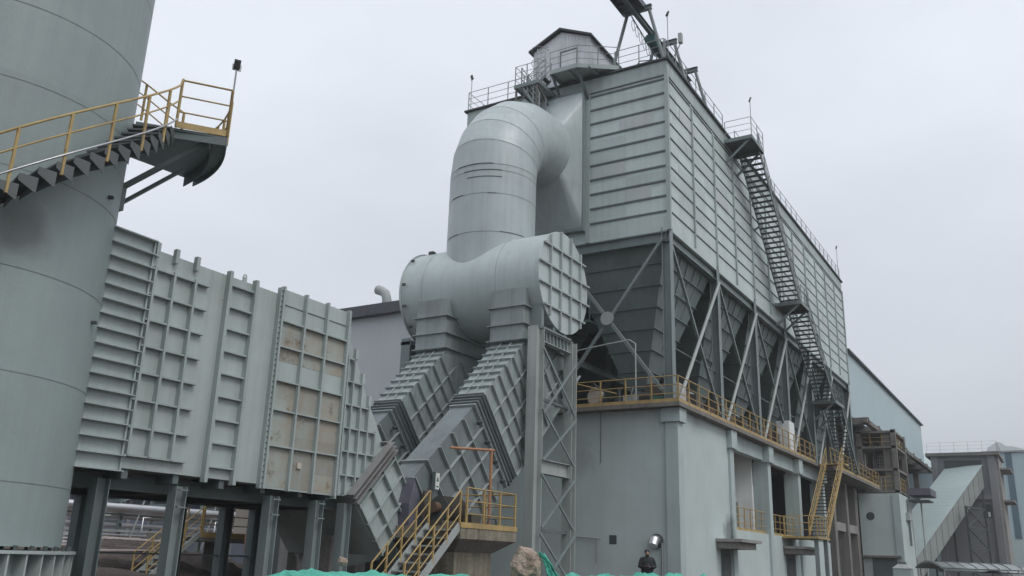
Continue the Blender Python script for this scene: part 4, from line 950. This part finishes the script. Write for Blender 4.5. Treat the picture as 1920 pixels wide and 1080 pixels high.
mb = MB(); mb.add([(24.03, 17.355, PZ+1.45), (24.17, 17.355, PZ+1.45), (24.1, 17.355, PZ+1.62)], [(0, 1, 2)]); mb.box(24.04, 24.16, 17.352, 17.357, PZ+1.27, PZ+1.31); mb.build('symbol', 'signg', sg)
t = MB().box(23.35, 23.75, 17.3, 17.38, PZ+.3, PZ+1.1).build('access_hatch', 'machine'); tag(t, 'brown access hatch low on the nearer inclined duct', 'hatch')

# ================================================================== GREY BUILDING BEHIND
gb = thing('grey_hall', 'plain grey rendered hall with dark eaves behind the drum', 'building', (50, 35, 0))
MB().box(45, 70, 28.0, 46, 4.6, 17.6).build('wall', 'greybld', gb)
MB().prismX([(27.6, 17.0), (46.4, 17.0), (46.4, 17.75), (27.6, 17.75)], 44.5, 70.4).build('eaves_band', 'fascia', gb)
MB().box(58, 70, 28.5, 45.5, 0, 4.6).build('inner_wall', 'dark', gb)  # near-black colour paints in the shadow of the open ground floor
for y in (28.4, 34, 39.6, 45.4): MB().box(45.1, 45.7, y-.3, y+.3, 0, 4.6).build('column', 'concrete', gb)
vp = MB().tube([(46, 38.3, 17.75), (46, 38.3, 18.5), (46, 38.45, 18.9), (46, 38.8, 19.15), (46, 39.2, 19.3)], .33, 16).build('vent_pipe', 'steelpale'); tag(vp, 'bent pale vent pipe on the grey hall roof', 'vent pipe')
# low dark fan house between flue duct and filter house
lh = thing('low_fan_house', 'low concrete fan house in shade behind the flue duct posts', 'building', (30, 27, 0))
MB().box(25.5, 44, 25.5, 25.8, 0, 6.6).build('wall', 'interior', lh)  # wall colour set dark to carry the shadow behind the posts
MB().box(25.3, 44, 25.3, 34, 6.6, 6.85).build('roof', 'concrete', lh)
for x in (26, 29.5, 33): MB().box(x-.3, x+.3, 24.9, 25.5, 0, 6.6).build('column', 'palecon', lh)
for i, (x, y) in enumerate(((21.5, 19.4), (22.7, 21.4), (24.2, 23.8))):
    t = thing('concrete_pier', ['pale concrete pier right under the tapering duct', 'concrete pier below the lower duct box', 'square concrete pier in the shade below the inclined ducts'][i], 'pier', (x, y, 0), 'square concrete piers')
    MB().box(x-.22, x+.22, y-.22, y+.22, 0, [1.9, 1.4, 2.6][i]).build('shaft', 'palecon', t); MB().box(x-.3, x+.3, y-.3, y+.3, [1.9, 1.4, 2.6][i], [2.05, 1.55, 2.8][i]).build('cap', 'palecon', t)

# ================================================================== BACKGROUND LEFT: pipe rack, yellow platform
pr = thing('pipe_rack', 'grey steel pipe rack with a pipe bridge far behind the flue duct', 'pipe rack', (34, 48, 0))
for x in (18, 22, 26, 30, 34, 38, 42):
    for y in (47, 49.5): MB().ibeam((x, y, 0), (x, y, 5.6), .22, .22, (1, 0, 0)).build('post', 'steel', pr)
    for z in (2.9, 4.1, 5.3): MB().bar((x, 46.8, z), (x, 49.7, z), .14, .16).build('cross_beam', 'steel', pr)
for z in (2.4, 3.3, 5.5): MB().bar((17, 46.9, z), (43, 46.9, z), .1, .14).build('rail_beam', 'steelpale', pr)
for k in range(6): MB().bar((18+4*k, 46.9, 4.1), (22+4*k, 46.9, 5.3), .06, .06).build('brace', 'steelpale', pr)
for i, (y, z, rr, m_) in enumerate(((46.7, 3.65, .28, 'silver'), (47.6, 4.75, .38, 'steelpale'), (48.2, 3.3, .2, 'silver'), (47.2, 2.7, .13, 'silver'), (48.9, 5.7, .3, 'steelpale'), (47.0, 2.15, .1, 'silver'))):
    t = MB().tube([(16, y, z), (43, y, z)], rr, 14).build('pipeline', m_)
    tag(t, ['thick bright silver pipe on the near side of the pipe rack', 'fat dull grey pipe on the middle rack level', 'medium silver pipe inside the lower rack level', 'slim silver pipe below the bright one', 'grey pipe lying on top of the pipe rack', 'thinnest silver pipe lowest on the pipe rack'][i], 'pipe', 'pipes lying on the pipe rack')
for k in range(9):
    x = 19+2.7*k
    t = thing('cable_tray_bracket', ['small bracket with stub pipes on the pipe rack, number %s from the chimney' % n for n in ('one', 'two', 'three', 'four', 'five', 'six', 'seven', 'eight', 'nine')][k], 'bracket', (x, 46.5, 2.4), 'stub pipe brackets on the pipe rack')
    MB().tube([(x, 46.5, 2.4), (x, 46.5, 3.2), (x+.5, 46.5, 3.2)], .05, 6).build('stub_pipe', 'silver', t); MB().bar((x-.8, 46.6, 1.5), (x+.2, 46.6, 4.9), .07, .07).build('stay', 'steelpale', t)
bp_ = thing('yellow_deck', 'background platform deck with yellow edge behind the duct posts', 'platform', (30, 30, 0))
MB().box(26.6, 33.0, 31.2, 34.8, 1.85, 2.15).build('deck', 'concrete', bp_)
MB().box(26.58, 33.02, 31.18, 31.2, 2.0, 2.22).build('edge_board', 'yellow', bp_)
MB().cyl((29, 33, 0), (0, 0, 1), .5, .5, 1.85, 20).build('pedestal', 'concrete', bp_)
railing('yellow railing on the background deck behind the duct posts', [(26.7, 31.3, 2.15), (32.9, 31.3, 2.15)], m='yellow', rad=.03)
cabinet(30.8, 32.6, 2.15, 1.4, 1.2, 1.5, 'cream', 'yellowish machine cabin on the background deck', 'machine_cabin', 'cabin')
bs = thing('background_stair', 'yellow railed stair climbing to the background deck', 'staircase', (25, 31.5, 0))
flight(bs, (24.2, 31.3, .3), (26.6, 31.3, 2.15), (0, 1, 0), .9, 8, mt='steelpale', ms='steelpale', sp=.9)
t = MB().cyl((27.2, 29.2, 1.9), (.8, -.6, 0), .45, .45, .3, 20).build('cable_reel', 'orange'); tag(t, 'rusty orange drum lying in the shade behind the posts', 'drum')
wb = MB(); rn = random.Random(5)
for k in range(16):
    x = 23.5+rn.uniform(-2.2, 2.2); y = 34+rn.uniform(-.9, .9)-(x-23.5)*.5; z = 1.35+hgt(x, y)*0+rn.uniform(0, .55)
    wb.bar((x-1.2, y+.5, z), (x+1.3, y-.6, z+rn.uniform(-.1, .1)), .35, .05)
tag(wb.build('board_pile', 'foil'), 'heap of white boards and sheeting lying on the mud bank', 'pile of boards', kind='thing')

# ================================================================== FOREGROUND MOUND, NET, ROCKS
def mound(path, label, seed, wdt=1.6):
    rn = random.Random(seed); mb = MB(); n = len(path)*10; rows = []
    for i in range(n):
        t = i/(n-1)*(len(path)-1); k = min(int(t), len(path)-2); p = lerp(path[k], path[k+1], t-k)
        dirv = (Vector(path[k+1])-Vector(path[k])); dirv.z = 0; dirv.normalize(); s = Vector((-dirv.y, dirv.x, 0))
        row = []
        for j in range(15):
            q = j/14*2-1; prof_ = math.exp(-(q*1.6)**2)
            h = (p.z)*prof_+.012*math.sin(i*.9+j*1.7+seed)*prof_+.018*math.sin(i*.37+j*.6)*prof_+rn.uniform(-.012, .012)
            row.append((p.x+s.x*q*wdt, p.y+s.y*q*wdt, max(h, -.05)))
        rows.append(row)
    mb.add([v for r_ in rows for v in r_], [(i*15+j, i*15+j+1, (i+1)*15+j+1, (i+1)*15+j) for i in range(n-1) for j in range(14)], True)
    return tag(mb.build('netted_mound', 'net', fix=True), label, 'netting', 'mounds covered by green netting')
mound([(6.1, 7.4, .6), (6.6, 7.25, 1.12), (7.3, 7.25, 1.3), (7.9, 7.1, 1.33), (8.6, 7.0, 1.3), (9.3, 6.8, 1.28), (10.0, 6.55, 1.3), (10.4, 6.3, 1.25), (10.8, 5.9, .9)], 'long low mound under green netting along the bottom edge', 1)
mound([(10.35, 5.75, 1.0), (10.6, 5.5, 1.36), (10.8, 5.28, 1.34), (11.05, 5.0, 1.36), (11.25, 4.75, 1.385), (11.45, 4.5, 1.39), (11.6, 4.3, 1.38), (11.75, 4.1, 1.375), (11.9, 3.9, 1.0)], 'smaller green netted mound in front of the person', 2)
import bmesh
def rock(c, s, seed, label, zr=1.0):
    from mathutils import noise
    bm = bmesh.new(); rn = random.Random(seed)
    for _ in range(34):
        v = Vector((rn.gauss(0, 1), rn.gauss(0, 1), rn.gauss(0, 1))).normalized()*rn.uniform(.85, 1.12); bm.verts.new(v)
    hull = bmesh.ops.convex_hull(bm, input=bm.verts[:]); bmesh.ops.delete(bm, geom=[v for v in bm.verts if not v.link_faces], context='VERTS')
    bmesh.ops.subdivide_edges(bm, edges=bm.edges[:], cuts=3, use_grid_fill=True); bmesh.ops.triangulate(bm, faces=bm.faces[:])
    for v in bm.verts:
        p = v.co.copy(); q = p*(1+.07*noise.noise(p*2.6+Vector((seed, 0, 0)))+.04*noise.noise(p*7)-.05*abs(noise.noise(p*3.3+Vector((0, seed, 0)))))
        v.co = Vector((q.x*s, q.y*s, q.z*s*zr))
    me = bpy.data.meshes.new('rock'); bm.to_mesh(me); bm.free(); me.materials.append(M['rock']); o = bpy.data.objects.new('rock', me); COL.objects.link(o); o.location = c
    return tag(o, label, 'rock')
rock((10.72, 6.2, 1.42), .225, 3, 'large brown rock on the mound with netting beside it', 1.15)
rock((8.55, 7.5, 1.42), .06, 9, 'small pale stone lying on the net edge near the fan stair')
nt2 = MB(); rr_ = []
for i in range(14):
    t = i/13; c = lerp((10.80, 6.03, 1.62), (10.93, 5.80, 1.16), t**.8); wv = .03+.085*t; row_ = []
    for q in range(9):
        k_ = q/8-.3; row_.append((c.x+.52*k_*wv*2-.02+.012*math.sin(q*1.9+i*.7), c.y-.85*k_*wv*2+.008*math.sin(q*2.3), c.z-.05*k_*k_-.015*abs(math.sin(q*1.6+i*.3))))
    rr_.append(row_)
nt2.add([v for r_ in rr_ for v in r_], [(i*9+j, i*9+j+1, (i+1)*9+j+1, (i+1)*9+j) for i in range(13) for j in range(8)], True)
no = nt2.build('net_fold', 'net'); mdn = no.modifiers.new('thick', 'SOLIDIFY'); mdn.thickness = .02; tag(no, 'fold of green netting hanging off the large rock', 'netting')

# ================================================================== PERSON
def person(loc, face):
    x0, y0, z0 = loc
    J = {'pel': (0, 0, .95, .17), 'wst': (0, .01, 1.08, .165), 'che': (0, .02, 1.3, .19), 'nek': (0, .03, 1.47, .075), 'hd0': (0, .06, 1.56, .075), 'hd1': (0, .075, 1.66, .095), 'hd2': (0, .06, 1.74, .075)}
    vs, es, rad = [], [], []; idx = {}
    def a(n, p, r_, par=None):
        idx[n] = len(vs); vs.append(p); rad.append(r_)
        if par is not None: es.append((idx[par], idx[n]))
    prev = None
    for n in ('pel', 'wst', 'che', 'nek', 'hd0', 'hd1', 'hd2'): a(n, J[n][:3], J[n][3], prev); prev = n
    for s, t in ((-1, 'l'), (1, 'r')):
        a('sh'+t, (s*.2, .01, 1.4), .09, 'che'); a('el'+t, (s*.29, .03, 1.12), .068, 'sh'+t); a('wr'+t, (s*.09, .27, 1.1), .045, 'el'+t); a('pa'+t, (s*.045, .32, 1.12), .032, 'wr'+t)
        for k in range(4): a('f%s%d' % (t, k), (s*(.02-.01*k), .345+.012*k, 1.135-.018*k), .009, 'pa'+t); a('g%s%d' % (t, k), (-s*.012, .35+.008*k, 1.14-.02*k), .008, 'f%s%d' % (t, k))
        a('th'+t, (s*.05, .33, 1.16), .01, 'pa'+t); a('ti'+t, (s*.02, .35, 1.175), .008, 'th'+t)
        a('hp'+t, (s*.1, 0, .88), .115, 'pel'); a('kn'+t, (s*.115, .02, .48), .075, 'hp'+t); a('an'+t, (s*.12, -.02, .09), .055, 'kn'+t); a('to'+t, (s*.14, .14, .045), .045, 'an'+t)
    me = bpy.data.meshes.new('person'); me.from_pydata(vs, es, []); o = bpy.data.objects.new('person', me); COL.objects.link(o)
    o.location = loc; o.rotation_euler = (0, 0, face)
    sk = o.modifiers.new('skin', 'SKIN'); sv_ = me.skin_vertices[0].data
    for i, q in enumerate(rad): sv_[i].radius = (q, q)
    sv_[0].use_root = True; sk.use_smooth_shade = True
    sb = o.modifiers.new('sub', 'SUBSURF'); sb.levels = sb.render_levels = 1
    me.materials.append(M['cloth']); tag(o, 'person in dark padded jacket and cap standing by the wall looking at their hands', 'person')
    def child(mb, name, m_):
        me2 = bpy.data.meshes.new(name); me2.from_pydata(mb.v, [], mb.f); me2.polygons.foreach_set('use_smooth', [True]*len(mb.f)); me2.materials.append(M[m_]); c = bpy.data.objects.new(name, me2); COL.objects.link(c); c.parent = o; return c
    def ell(c, rx, ry, rz, n=14, z0=-1, z1=1):
        mb = MB(); rows = []
        for i in range(9):
            t = z0+(z1-z0)*i/8; k = math.sqrt(max(0, 1-t*t)); rows.append([Vector((c[0]+rx*k*math.cos(6.2832*j/n), c[1]+ry*k*math.sin(6.2832*j/n), c[2]+rz*t)) for j in range(n)])
        return mb.loft(rows)
    fc = child(ell((0, .10, 1.645), .078, .088, .11), 'face', 'skin')
    nz = MB(); nz.cyl((0, .175, 1.62), (0, .6, -.3), .016, .008, .03, 8); c_ = child(nz, 'nose', 'skin'); c_.parent = fc
    for s in (-1, 1): c_ = child(ell((s*.03, .172, 1.665), .012, .01, .008, 8), 'eye', 'dark'); c_.parent = fc
    c_ = child(ell((0, .175, 1.585), .026, .01, .007, 8), 'mouth', 'orange'); c_.parent = fc
    child(ell((0, .065, 1.68), .107, .115, .10, z0=-.45), 'cap', 'cloth')
    jk = MB(); rows = []
    for z, rx, ry in ((.82, .235, .17), (.95, .245, .18), (1.1, .235, .175), (1.25, .25, .18), (1.38, .245, .15), (1.46, .15, .10), (1.5, .09, .085)):
        rows.append([Vector((rx*math.cos(6.2832*j/20)*(1+.03*math.sin(j*3+z*20)), .02+ry*math.sin(6.2832*j/20), z)) for j in range(20)])
    jk.loft(rows); child(jk, 'jacket', 'cloth')
    for s in (-1, 1):
        sl = MB(); sl.tube([(s*.21, .01, 1.42), (s*.27, .02, 1.26), (s*.305, .03, 1.12), (s*.22, .15, 1.09), (s*.12, .25, 1.1)], .075, 12); child(sl, 'sleeve', 'cloth')
        child(ell((s*.06, .305, 1.12), .032, .045, .03, 10), 'glove', 'skin')
    ph2 = MB().box(-.035, .035, .34, .35, 1.11, 1.22); child(ph2, 'phone', 'dark')
    return o
person((34.6, 14.45, .30), R(118))

# ================================================================== RIGHT: blue hall and structures
bh = thing('blue_hall', 'long pale blue clad hall beyond the filter house with sloping line', 'building', (103, 20, 8))
MB().box(79.3, 126, 14.4, 30, 14.1, 19.8).build('upper_wall', 'blue', bh)
MB().box(79.2, 126.3, 14.1, 30, 19.8, 19.95).build('roof', 'trim', bh)
MB().box(79.3, 126, 17.5, 30, 0, 14.1).build('lower_wall', 'concrete', bh)
for k in range(9):
    x = 80.5+k*5.4
    MB().box(x-.25, x+.25, 13.2, 17.6, 13.5, 14.08).build('bracket_beam', 'concrete', bh)
for k in range(22):
    x = 80.2+k*2.1; MB().box(x-.2, x+.2, 16.2, 16.6, 8.0, 13.5).build('column', 'palecon' if k % 2 else 'concrete', bh)
MB().box(79.5, 126, 13.2, 13.6, 13.55, 13.9).build('gutter_beam', 'concrete', bh)
for x in (86, 100, 112, 124): MB().box(x-.35, x+.35, 15, 15.6, 0, 13.5).build('column', 'concrete', bh)

ft = thing('stair_tower', 'raw concrete frame tower with a small stair and floors', 'stair tower', (84, 12.5, 0))
fx0, fx1, fy0, fy1 = 82.0, 87.2, 11.6, 14.4
for x in (fx0, fx1):
    for y in (fy0, fy1): MB().box(x-.2, x+.2, y-.2, y+.2, 0, 13.2).build('post', 'concrete', ft)
for z in (8.1, 9.9, 11.8, 13.1): MB().box(fx0-.2, fx1+.2, fy0-.15, fy1+.15, z-.18, z).build('floor_slab', 'concrete', ft)
MB().box(fx0, fx0+.1, fy0+.2, fy0+.9, 8.1, 13).build('wall_panel', 'concrete', ft)
railing('rusty railing on the upper floor of the concrete frame', [(fx0-.1, fy1, 11.8), (fx0-.1, fy0, 11.8), (fx1, fy0, 11.8)], m='yellow', spacing=1.0)
railing('rusty railing on the lower floor of the concrete frame', [(fx0-.1, fy1, 8.1), (fx0-.1, fy0, 8.1), (fx1, fy0, 8.1)], m='yellow', spacing=1.0)
fs2 = thing('frame_stair', 'small dark stair flight inside the concrete frame tower', 'staircase', (84, 12.8, 9.9))
flight(fs2, (83, 12.6, 9.9), (85.2, 12.6, 11.7), (0, 1, 0), .8, 8, mr='darkpaint', sp=1.2)

sh = thing('clad_shed', 'pale grey green clad block with a round dark hole', 'building', (80, 12.5, 0))
MB().box(78, 84, 11.0, 14.1, 0, 7.55).build('wall', 'wall', sh)
MB().cyl((78.0, 13.28, 5.78), (-1, 0, 0), .31, .31, .03, 28).build('round_opening', 'dark', sh)
MB().box(77.9, 78, 11.0, 11.55, 0, 7.5).build('pilaster', 'wallpil', sh)
MB().box(77.5, 78, 11.2, 14.1, 2.6, 2.75).build('canopy', 'concrete', sh)
MB().box(77.95, 78, 11.6, 13.4, 0, 2.6).build('door', 'darkpaint', sh)
MB().box(83, 86, 9.4, 11.0, 7.3, 7.4).build('side_canopy', 'darkpaint', sh)
MB().box(82.6, 86.4, 9.2, 11.0, 7.75, 8.3).build('roof_plate', 'purple', sh)
for x in (81.3, 81.7): MB().tube([(x, 10.9, 3.6), (x, 10.9, 7.3)], .06, 8).build('downpipe', 'darkpaint', sh)
MB().box(80.5, 82, 10.7, 11, 5.6, 6.2).build('wall_box', 'steelpale', sh)
MB().tube([(84.2, 10.2, 0), (84.2, 10.2, 7.3)], .07, 8).build('downpipe', 'steelpale', sh)

uc = thing('column_row', 'rough concrete columns and ties under the jutting platform', 'columns', (72, 14, 0))
for x, y in ((68, 14.3), (72.5, 14.3), (77, 14.5)): MB().box(x-.35, x+.35, y-.35, y+.35, 0, 7.9).build('column', 'concrete', uc)
for z in (4.6,): MB().box(68.3, 76.7, 14.1, 14.5, z-.3, z+.3).build('tie_beam', 'palecon', uc)
MB().box(67, 84, 16.0, 16.2, 0, 7.9).build('back_wall', 'wall', uc)
MB().box(66.2, 78.5, 15.2, 15.5, 7.3, 7.9).build('tie_beam', 'dark', uc)

# conveyor gallery
cg = thing('conveyor_gallery', 'sloping pale green clad conveyor gallery rising to the concrete tower', 'conveyor gallery', (100, 9, 0))
g1 = Vector((110, 6.9, 12.9)); g0 = Vector((84, 13.4, -.4)); dg = (g1-g0); hd = Vector((dg.x, dg.y, 0)).normalized(); sd_ = Vector((-hd.y, hd.x, 0))*3.6
upv = Vector((0, 0, 2.3))
def gbox(a, b, s, uz, m, nm):
    P = [a, b, b+s, a+s]; mb = MB().add(P+[p-uz for p in P], [(0, 1, 2, 3), (7, 6, 5, 4), (0, 4, 5, 1), (1, 5, 6, 2), (2, 6, 7, 3), (3, 7, 4, 0)]); return mb.build(nm, m, cg)
gbox(g0, g1, sd_, upv, 'gallside', 'side_walls')
e_ = Vector((hd.y, -hd.x, 0))*.08
gbox(g0+e_+Vector((0, 0, .08)), g1+e_+Vector((0, 0, .08)), sd_-e_*2, Vector((0, 0, .08)), 'gallery', 'roof_sheet')
mb = MB()
for k in range(80):
    p = lerp(g0, g1, (k+.5)/80)+e_+Vector((0, 0, .085)); mb.bar(p, p+sd_-e_*2, .05, .006)
mb.build('roof_corrugation', 'gallery', cg)
for k in range(16):
    p = lerp(g0, g1, k/16)+e_*.2; MB().bar(p, p-upv, .06, .04, (1, 0, 0)).build('side_joint', 'gallside', cg)
tr = thing('trestle', 'dark lattice trestle under the conveyor gallery', 'trestle', (104, 8, 0))
for x in (101, 106.5):
    for y in (8.2, 11.4) if x < 103 else (6.9, 10): MB().bar((x, y, 0), (x, y, 8.0 if x < 103 else 10.0), .2, .2).build('post', 'dark', tr)
for z in (2, 4, 6, 8):
    MB().bar((101, 8.2, z), (106.5, 6.9, z), .14, .14).build('cross_beam', 'dark', tr)
    MB().bar((101, 8.2, z-2), (106.5, 6.9, z), .1, .1).build('brace', 'dark', tr); MB().bar((101, 8.2, z), (106.5, 6.9, z-2), .1, .1).build('brace', 'dark', tr)

tt = thing('transfer_tower', 'grey concrete transfer tower at the head of the conveyor gallery', 'tower', (114, 8.5, 0))
MB().box(110.3, 118, 5.6, 11.9, 0, 14.0).build('wall', 'towerc', tt)
MB().box(109.8, 118.6, 5.1, 12.4, 14.0, 14.35).build('roof_slab', 'concrete', tt)
mb = MB(); mb.box(110.0, 110.3, 5.6, 6.3, 0, 14); mb.box(110.0, 110.3, 11.2, 11.9, 0, 14); mb.box(110.05, 110.3, 6.3, 11.2, 9.3, 9.8); mb.build('column', 'towerc', tt)
MB().box(110.22, 110.29, 6.9, 10.6, 12.4, 13.5).build('opening', 'dark', tt)
wn_ = MB().box(110.24, 110.29, 6.5, 7.3, 7.4, 8.8).build('window', 'dark', tt); MB().box(110.2, 110.24, 6.62, 6.85, 7.5, 8.0).build('pane', 'white', wn_)
for z in (12.6, 9.2): MB().box(112, 118, 4.3, 5.6, z, z+.2).build('balcony_slab', 'palecon', tt)
MB().box(111, 118, 5.3, 5.6, 0, 14).build('side_pier', 'palecon', tt)
railing('pale thin railing on the transfer tower roof', [(110, 12.2, 14.35), (110, 5.3, 14.35), (118, 5.3, 14.35)], m='grail', rad=.012)

bb = thing('far_blue_hall', 'tall pale blue hall with dark vertical strips at the right edge', 'building', (170, 0, 0))
MB().box(160, 200, -30, 9.5, 7, 20.0).build('wall', 'blue', bb); MB().box(160, 200, -30, 9.5, 0, 7).build('base_wall', 'gallery', bb)
for y in (6.2, 3.4, .2): MB().box(159.9, 160, y-.45, y+.45, 7.0, 20.0).build('dark_strip', 'bluedk', bb)
MB().box(159.7, 200, -30.3, 9.8, 20, 20.25).build('roof_edge', 'grail', bb)
g3 = thing('small_gable_roof', 'small pale roofed building between blue hall and conveyor gallery', 'building', (120, 15, 0))
MB().box(128, 140, 13.5, 19, 0, 14.6).build('wall', 'blue', g3); MB().prismY([(127.5, 14.6), (140.5, 14.6), (134, 17.0)], 13.2, 19.3).build('roof', 'gallery', g3)

# sheet-metal roofs at the bottom right
def awning(x, y, ln, wd, z, ang, label, m='galv'):
    t = thing('metal_awning', label, 'awning', (x, y, 0), 'curved sheet metal awnings at the lower right')
    c, s = math.cos(ang), math.sin(ang); mb = MB(); rows = []
    for i in range(9):
        q = i/8*2-1; zz = z-.34*q*q; rows.append([Vector((x+c*l_-s*q*wd/2, y+s*l_+c*q*wd/2, zz)) for l_ in (0, ln)]+[Vector((x+c*l_-s*q*wd/2, y+s*l_+c*q*wd/2, zz-.06)) for l_ in (ln, 0)])
    mb.loft(rows); mb.build('sheet', 'awn', t)
    mb = MB()
    for k in range(int(ln/.9)):
        l_ = .1+k*.9
        for i in range(8): mb.bar(Vector(rows[i][0])+Vector((c*l_, s*l_, .03)), Vector(rows[i+1][0])+Vector((c*l_, s*l_, .03)), .06, .05)
    mb.build('ribs', 'awn', t)
    for l_ in (.3, ln-.3):
        for q in (-.9, .9): MB().tube([(x+c*l_-s*q*wd/2, y+s*l_+c*q*wd/2, 0), (x+c*l_-s*q*wd/2, y+s*l_+c*q*wd/2, z-.35)], .04, 8).build('post', 'steelpale', t)
awning(60.5, 7.3, 6.5, 2.0, 2.2, R(-38), 'nearer curved metal awning sloping across the lower right corner')
awning(66.0, 7.2, 6.5, 2.2, 2.05, R(-75), 'farther curved metal awning below the trestle')
bx = thing('ventilator_box', 'pale metal ventilator box with a small cap at the shed foot', 'ventilator', (60.4, 8.7, 0))
MB().box(60, 61, 8.2, 9.2, 0, 1.75).build('box', 'gallery', bx)
mb = MB(); mb.add([(59.95, 8.15, 1.75), (61.05, 8.15, 1.75), (61.05, 9.25, 1.75), (59.95, 9.25, 1.75), (60.3, 8.45, 2.0), (60.8, 8.45, 2.0), (60.8, 8.95, 2.0), (60.3, 8.95, 2.0)], [(0, 1, 5, 4), (1, 2, 6, 5), (2, 3, 7, 6), (3, 0, 4, 7), (4, 5, 6, 7), (3, 2, 1, 0)]); mb.build('hood', 'steelpale', bx)
MB().box(60.32, 60.78, 8.5, 8.9, 2.0, 2.12).build('cap', 'darkpaint', bx)

# long low hall closing the view under the flue duct
sh2 = thing('storage_hall', 'long low blue grey hall far behind the pipe rack', 'building', (30, 64, 0))
MB().box(-20, 90, 62, 80, 0, 5.4).build('wall', 'hallwall', sh2)
MB().prismX([(61.3, 5.4), (80.7, 5.4), (71, 8.2)], -20.5, 90.5).build('roof', 'gallery', sh2)
for k in range(20): MB().box(-17+5.2*k, -16.7+5.2*k, 61.9, 62, 0, 5.3).build('pilaster', 'towerc', sh2)

# ================================================================== HAZE
hz_m = bpy.data.materials.new('haze_air'); hz_m.use_nodes = True; t = hz_m.node_tree; t.nodes.clear()
o = N('ShaderNodeOutputMaterial', t); v = N('ShaderNodeVolumePrincipled', t); v.inputs['Density'].default_value = .0007; v.inputs['Color'].default_value = (.93, .97, .99, 1); v.inputs['Anisotropy'].default_value = .2
t.links.new(v.outputs[0], o.inputs['Volume'])
hzo = MB().box(-2500, 2500, -2500, 2500, -1.2, 290).build('haze', hz_m); tag(hzo, 'thin pale haze filling the air', 'haze', kind='stuff')
